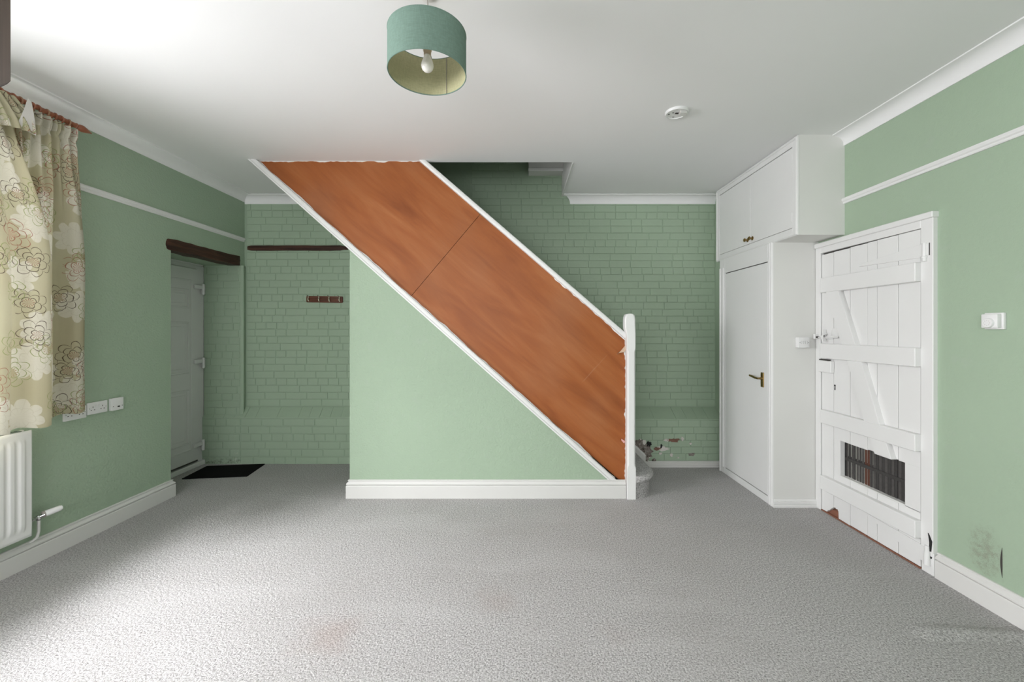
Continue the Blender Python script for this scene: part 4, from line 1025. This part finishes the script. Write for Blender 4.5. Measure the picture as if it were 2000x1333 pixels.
# ------------------------------------------------------------------ curtain pole and curtain
PX, PZ = -2.85, 2.735
pole = thing('curtain_pole', (PX, 1.3, PZ), 'reddish wooden curtain pole with rings and pointed finial on the left wall', 'curtain pole')
m = MB(); m.tube([(PX, -0.1, PZ), (PX, 2.705, PZ)], 0.014, 14); m.build('pole', 'polewood', pole)
m = MB(); m.lathe([(0.014, 0), (0.017, 0.004), (0.012, 0.012), (0.020, 0.028), (0.022, 0.045), (0.016, 0.070), (0.007, 0.092), (0.003, 0.105), (0, 0.107)], (PX, 2.70, PZ), (0, 1, -0.05), 18); m.build('finial', 'polewood', pole)
RYS = [2.660, 2.612, 2.580, 2.535, 2.488, 2.455, 2.400, 2.366, 2.310, 2.26, 2.21, 2.15, 2.1, 2.05]
for i, y in enumerate(RYS):
    m = MB(); m.torus((PX, y, PZ - 0.006), 0.021, 0.0042, (R.uniform(-0.25, 0.25), 1, R.uniform(-0.15, 0.15)), 20, 8); m.build('ring', 'polewood' if i % 3 else 'ringwood', pole)
m = MB(); m.tube([(XL, 2.69, PZ - 0.01), (PX, 2.69, PZ - 0.008)], 0.010, 10); m.lathe([(0.022, 0), (0.022, 0.012)], (XL, 2.69, PZ - 0.01), (1, 0, 0), 16); m.build('bracket', 'polewood', pole)

BOT = [(2.775, -2.885), (2.765, -2.855), (2.730, -2.830), (2.690, -2.835), (2.660, -2.870), (2.630, -2.893), (2.590, -2.880), (2.560, -2.842), (2.520, -2.822), (2.480, -2.838), (2.455, -2.875), (2.415, -2.890), (2.375, -2.860),
       (2.375, -2.800), (2.425, -2.752), (2.445, -2.722), (2.405, -2.694), (2.350, -2.700), (2.310, -2.738), (2.270, -2.742), (2.235, -2.705), (2.190, -2.685), (2.150, -2.70)]
NB = len(BOT)
TOP = [(2.715 - 0.56 * i / (NB - 1), PX + 0.012 + (0.014 if i % 2 else -0.012)) for i in range(NB)]
def cr(pts, f):
    n = len(pts) - 1; x = f * n; i = min(int(x), n - 1); u = x - i
    p = [Vector(pts[max(0, min(n, k))]) for k in (i - 1, i, i + 1, i + 2)]
    return 0.5 * ((2 * p[1]) + (p[2] - p[0]) * u + (2 * p[0] - 5 * p[1] + 4 * p[2] - p[3]) * u * u + (3 * p[1] - p[0] - 3 * p[2] + p[3]) * u ** 3)
ZB, ZT = 0.880, 2.704
NU, NV = 520, 90
arc = [0.0]; prev = cr(BOT, 0)
for i in range(1, NU + 1):
    q = cr(BOT, i / NU); arc.append(arc[-1] + (q - prev).length); prev = q
def cpt(f, g):
    z = ZB + (ZT - ZB) * g
    b_ = cr(BOT, f); t_ = cr(TOP, f)
    s_ = max(0, min(1, (ZT - 0.07 - z) / 0.85)); s_ = s_ * s_ * (3 - 2 * s_); s_ = s_ ** 0.7
    q = t_.lerp(b_, s_)
    hd_ = max(0, min(1, (z - (ZT - 0.10)) / 0.05))
    ruff = 0.010 * hd_ * math.sin(f * 2 * math.pi * 25) + 0.012 * (1 - abs(2 * s_ - 1)) * math.sin(f * 2 * math.pi * 10 + 1.2)
    w_ = 0.006 * mn.noise(Vector((f * 12, z * 1.6, 0.5)))
    pinch = -0.010 * math.exp(-((z - (ZT - 0.085)) / 0.02) ** 2)
    zz = z + (0.008 * math.sin(f * 40) + 0.006 * math.sin(f * 17)) * (1 - g) ** 4 * 0.8 + (0.012 if g == 1 else 0) * math.sin(f * 2 * math.pi * 12) * 0.4
    if f > 0.64: zz -= 0.012 * (1 - g) 
    return Vector((q.y + ruff + w_ + pinch, q.x + 0.5 * w_, zz))
ct = bmesh.new(); G = [[ct.verts.new(cpt(i / NU, j / NV)) for j in range(NV + 1)] for i in range(NU + 1)]
uvl = ct.loops.layers.uv.new('UVMap')
for i in range(NU):
    for j in range(NV):
        f = ct.faces.new((G[i][j], G[i + 1][j], G[i + 1][j + 1], G[i][j + 1])); f.smooth = True
        for lp, (a_, b_) in zip(f.loops, ((i, j), (i + 1, j), (i + 1, j + 1), (i, j + 1))):
            lp[uvl].uv = (arc[a_], ZB + (ZT - ZB) * b_ / NV)
cur = thing('curtain', (PX, 2.2, PZ - 0.02), 'beige floral lined curtain hanging in folds from the wooden pole', 'curtain')
for v in ct.verts: v.co -= ORG[cur.name]
me = bpy.data.meshes.new('fabric'); ct.to_mesh(me); ct.free(); me.materials.append(M['curtain'])
fb = bpy.data.objects.new('fabric', me); COL.objects.link(fb); fb.parent = cur
def flap(u, v):
    y = 2.335 - 0.30 * u; zt_ = 2.715 + 0.01 * u; zb = 2.520 + 0.035 * math.sin(u * 3) - 0.12 * u
    z = zt_ + (zb - zt_) * v
    x = -2.80 + 0.085 * math.sin(v * 1.5) + 0.012 * math.sin(u * 46 + v * 3) * (1 - 0.4 * v)
    return (x, y - 0.0 + 0.03 * v * (1 - u), z)
m = MB(); m.grid(flap, 70, 20)
fl = m.build('folded_heading', 'curtain', cur, label='heading of the curtain folded over towards the room', ang=80)
uvl = fl.data.uv_layers.new(name='UVMap')
for lp in fl.data.loops:
    c = fl.data.vertices[lp.vertex_index].co; uvl.data[lp.index].uv = (c.y * 2 + 5, c.z)
def lining(u, v):
    y0_ = 2.338 - 0.055 * (1 - v) * 0; z = 2.70 - 0.185 * v
    return (-2.735 + 0.012 * math.sin(v * 2), 2.36 - 0.075 * u * (0.25 + v) + 0.012 * v, z + 0.012 * u)
m = MB(); m.grid(lining, 8, 10); m.build('lining', 'lining', cur, label='white lining showing at the folded edge', ang=80)

# ------------------------------------------------------------------ pendant lamp
LX, LY = -0.389, 1.80
LB, LT, LR = 2.517, 2.685, 0.165
lamp = thing('pendant_lamp', (LX, LY, CZ), 'sage green drum lampshade hanging from the ceiling with a bare bulb', 'lamp')
m = MB(); m.lathe([(LR, LB), (LR, LT)], (LX, LY, 0), (0, 0, 1), 96, caps=False); m.build('shade', 'shade', lamp)
m = MB(); m.lathe([(LR - 0.0025, LB + 0.001), (LR - 0.0025, LT - 0.001)], (LX, LY, 0), (0, 0, 1), 96, caps=False); m.build('shade_lining', 'shadein', lamp)
m = MB(); m.torus((LX, LY, LB), LR - 0.001, 0.0024, (0, 0, 1), 96, 8); m.torus((LX, LY, LT), LR - 0.001, 0.0024, (0, 0, 1), 96, 8); m.build('shade_rim', 'shade', lamp)
m = MB(); sa = math.radians(70); m.box(LX + (LR - 0.004) * math.cos(sa) - 0.0008, LX + (LR - 0.004) * math.cos(sa) + 0.0008, LY + (LR - 0.004) * math.sin(sa) - 0.002, LY + (LR - 0.004) * math.sin(sa) + 0.001, LB, LT); m.build('seam', 'cord', lamp)
m = MB(); m.torus((LX, LY, LT - 0.028), 0.021, 0.002, (0, 0, 1), 24, 6)
for k in range(3):
    a_ = math.radians(215 + 120 * k); m.tube([(LX + 0.021 * math.cos(a_), LY + 0.021 * math.sin(a_), LT - 0.028), (LX + (LR - 0.004) * math.cos(a_), LY + (LR - 0.004) * math.sin(a_), LT - 0.003)], 0.0016, 6)
m.build('spider', 'chrome', lamp)
m = MB(); m.tube([(LX, LY, LT - 0.01), (LX + 0.004, LY, LT + 0.08), (LX, LY, CZ - 0.02)], 0.003, 8); m.build('cord', 'cord', lamp)
m = MB(); m.lathe([(0.0, 0), (0.034, -0.001), (0.036, -0.006), (0.022, -0.012), (0.006, -0.014)], (LX, LY, CZ), (0, 0, 1), 28); m.build('ceiling_rose', 'plastic', lamp)
m = MB(); m.lathe([(0.006, LT + 0.005), (0.012, LT - 0.002), (0.016, LT - 0.02), (0.018, LT - 0.03), (0.018, LT - 0.070), (0.0155, LT - 0.076), (0.0155, LT - 0.088)], (LX, LY, 0), (0, 0, 1), 24); m.build('lampholder', 'holder', lamp)
bt = LT - 0.082
m = MB(); m.lathe([(0.0125, bt), (0.013, bt - 0.008), (0.016, bt - 0.018), (0.022, bt - 0.032), (0.0265, bt - 0.046), (0.0265, bt - 0.056), (0.022, bt - 0.068), (0.013, bt - 0.076), (0.0, bt - 0.079)], (LX, LY, 0), (0, 0, 1), 28); m.build('bulb', 'bulb', lamp)

# ------------------------------------------------------------------ alarm base on the ceiling
ab = thing('alarm_base', (1.05, 2.76, CZ), 'round white mounting base of a smoke alarm on the ceiling', 'smoke alarm')
cx, cy = 1.045, 2.765
m = MB(); m.lathe([(0.0, 0), (0.074, 0), (0.074, -0.010), (0.070, -0.016), (0.062, -0.0165), (0.060, -0.012), (0.0, -0.012)], (cx, cy, CZ), (0, 0, 1), 40); m.build('base', 'plastic', ab)
for (a_, r_, s_) in ((100, 0.045, 0.006), (170, 0.05, 0.006), (200, 0.03, 0.005), (330, 0.045, 0.005)):
    x = cx + r_ * math.cos(math.radians(a_)); y = cy + r_ * math.sin(math.radians(a_)); m = MB(); m.box(x - s_, x + s_, y - 0.003, y + 0.003, CZ - 0.0135, CZ - 0.0115); m.build('screw_slot', 'gap', ab)
m = MB(); m.box(cx - 0.012, cx + 0.010, cy - 0.012, cy + 0.006, CZ - 0.0135, CZ - 0.0115); m.build('cable_entry', 'gap', ab)
m = MB(); m.prism([(cx + 0.005, cy - 0.05), (cx + 0.05, cy - 0.045), (cx + 0.065, cy - 0.01), (cx + 0.05, cy + 0.01), (cx + 0.01, cy - 0.012)], 'z', CZ - 0.030, CZ - 0.012, 0.003); m.build('connector', 'skirt', ab)
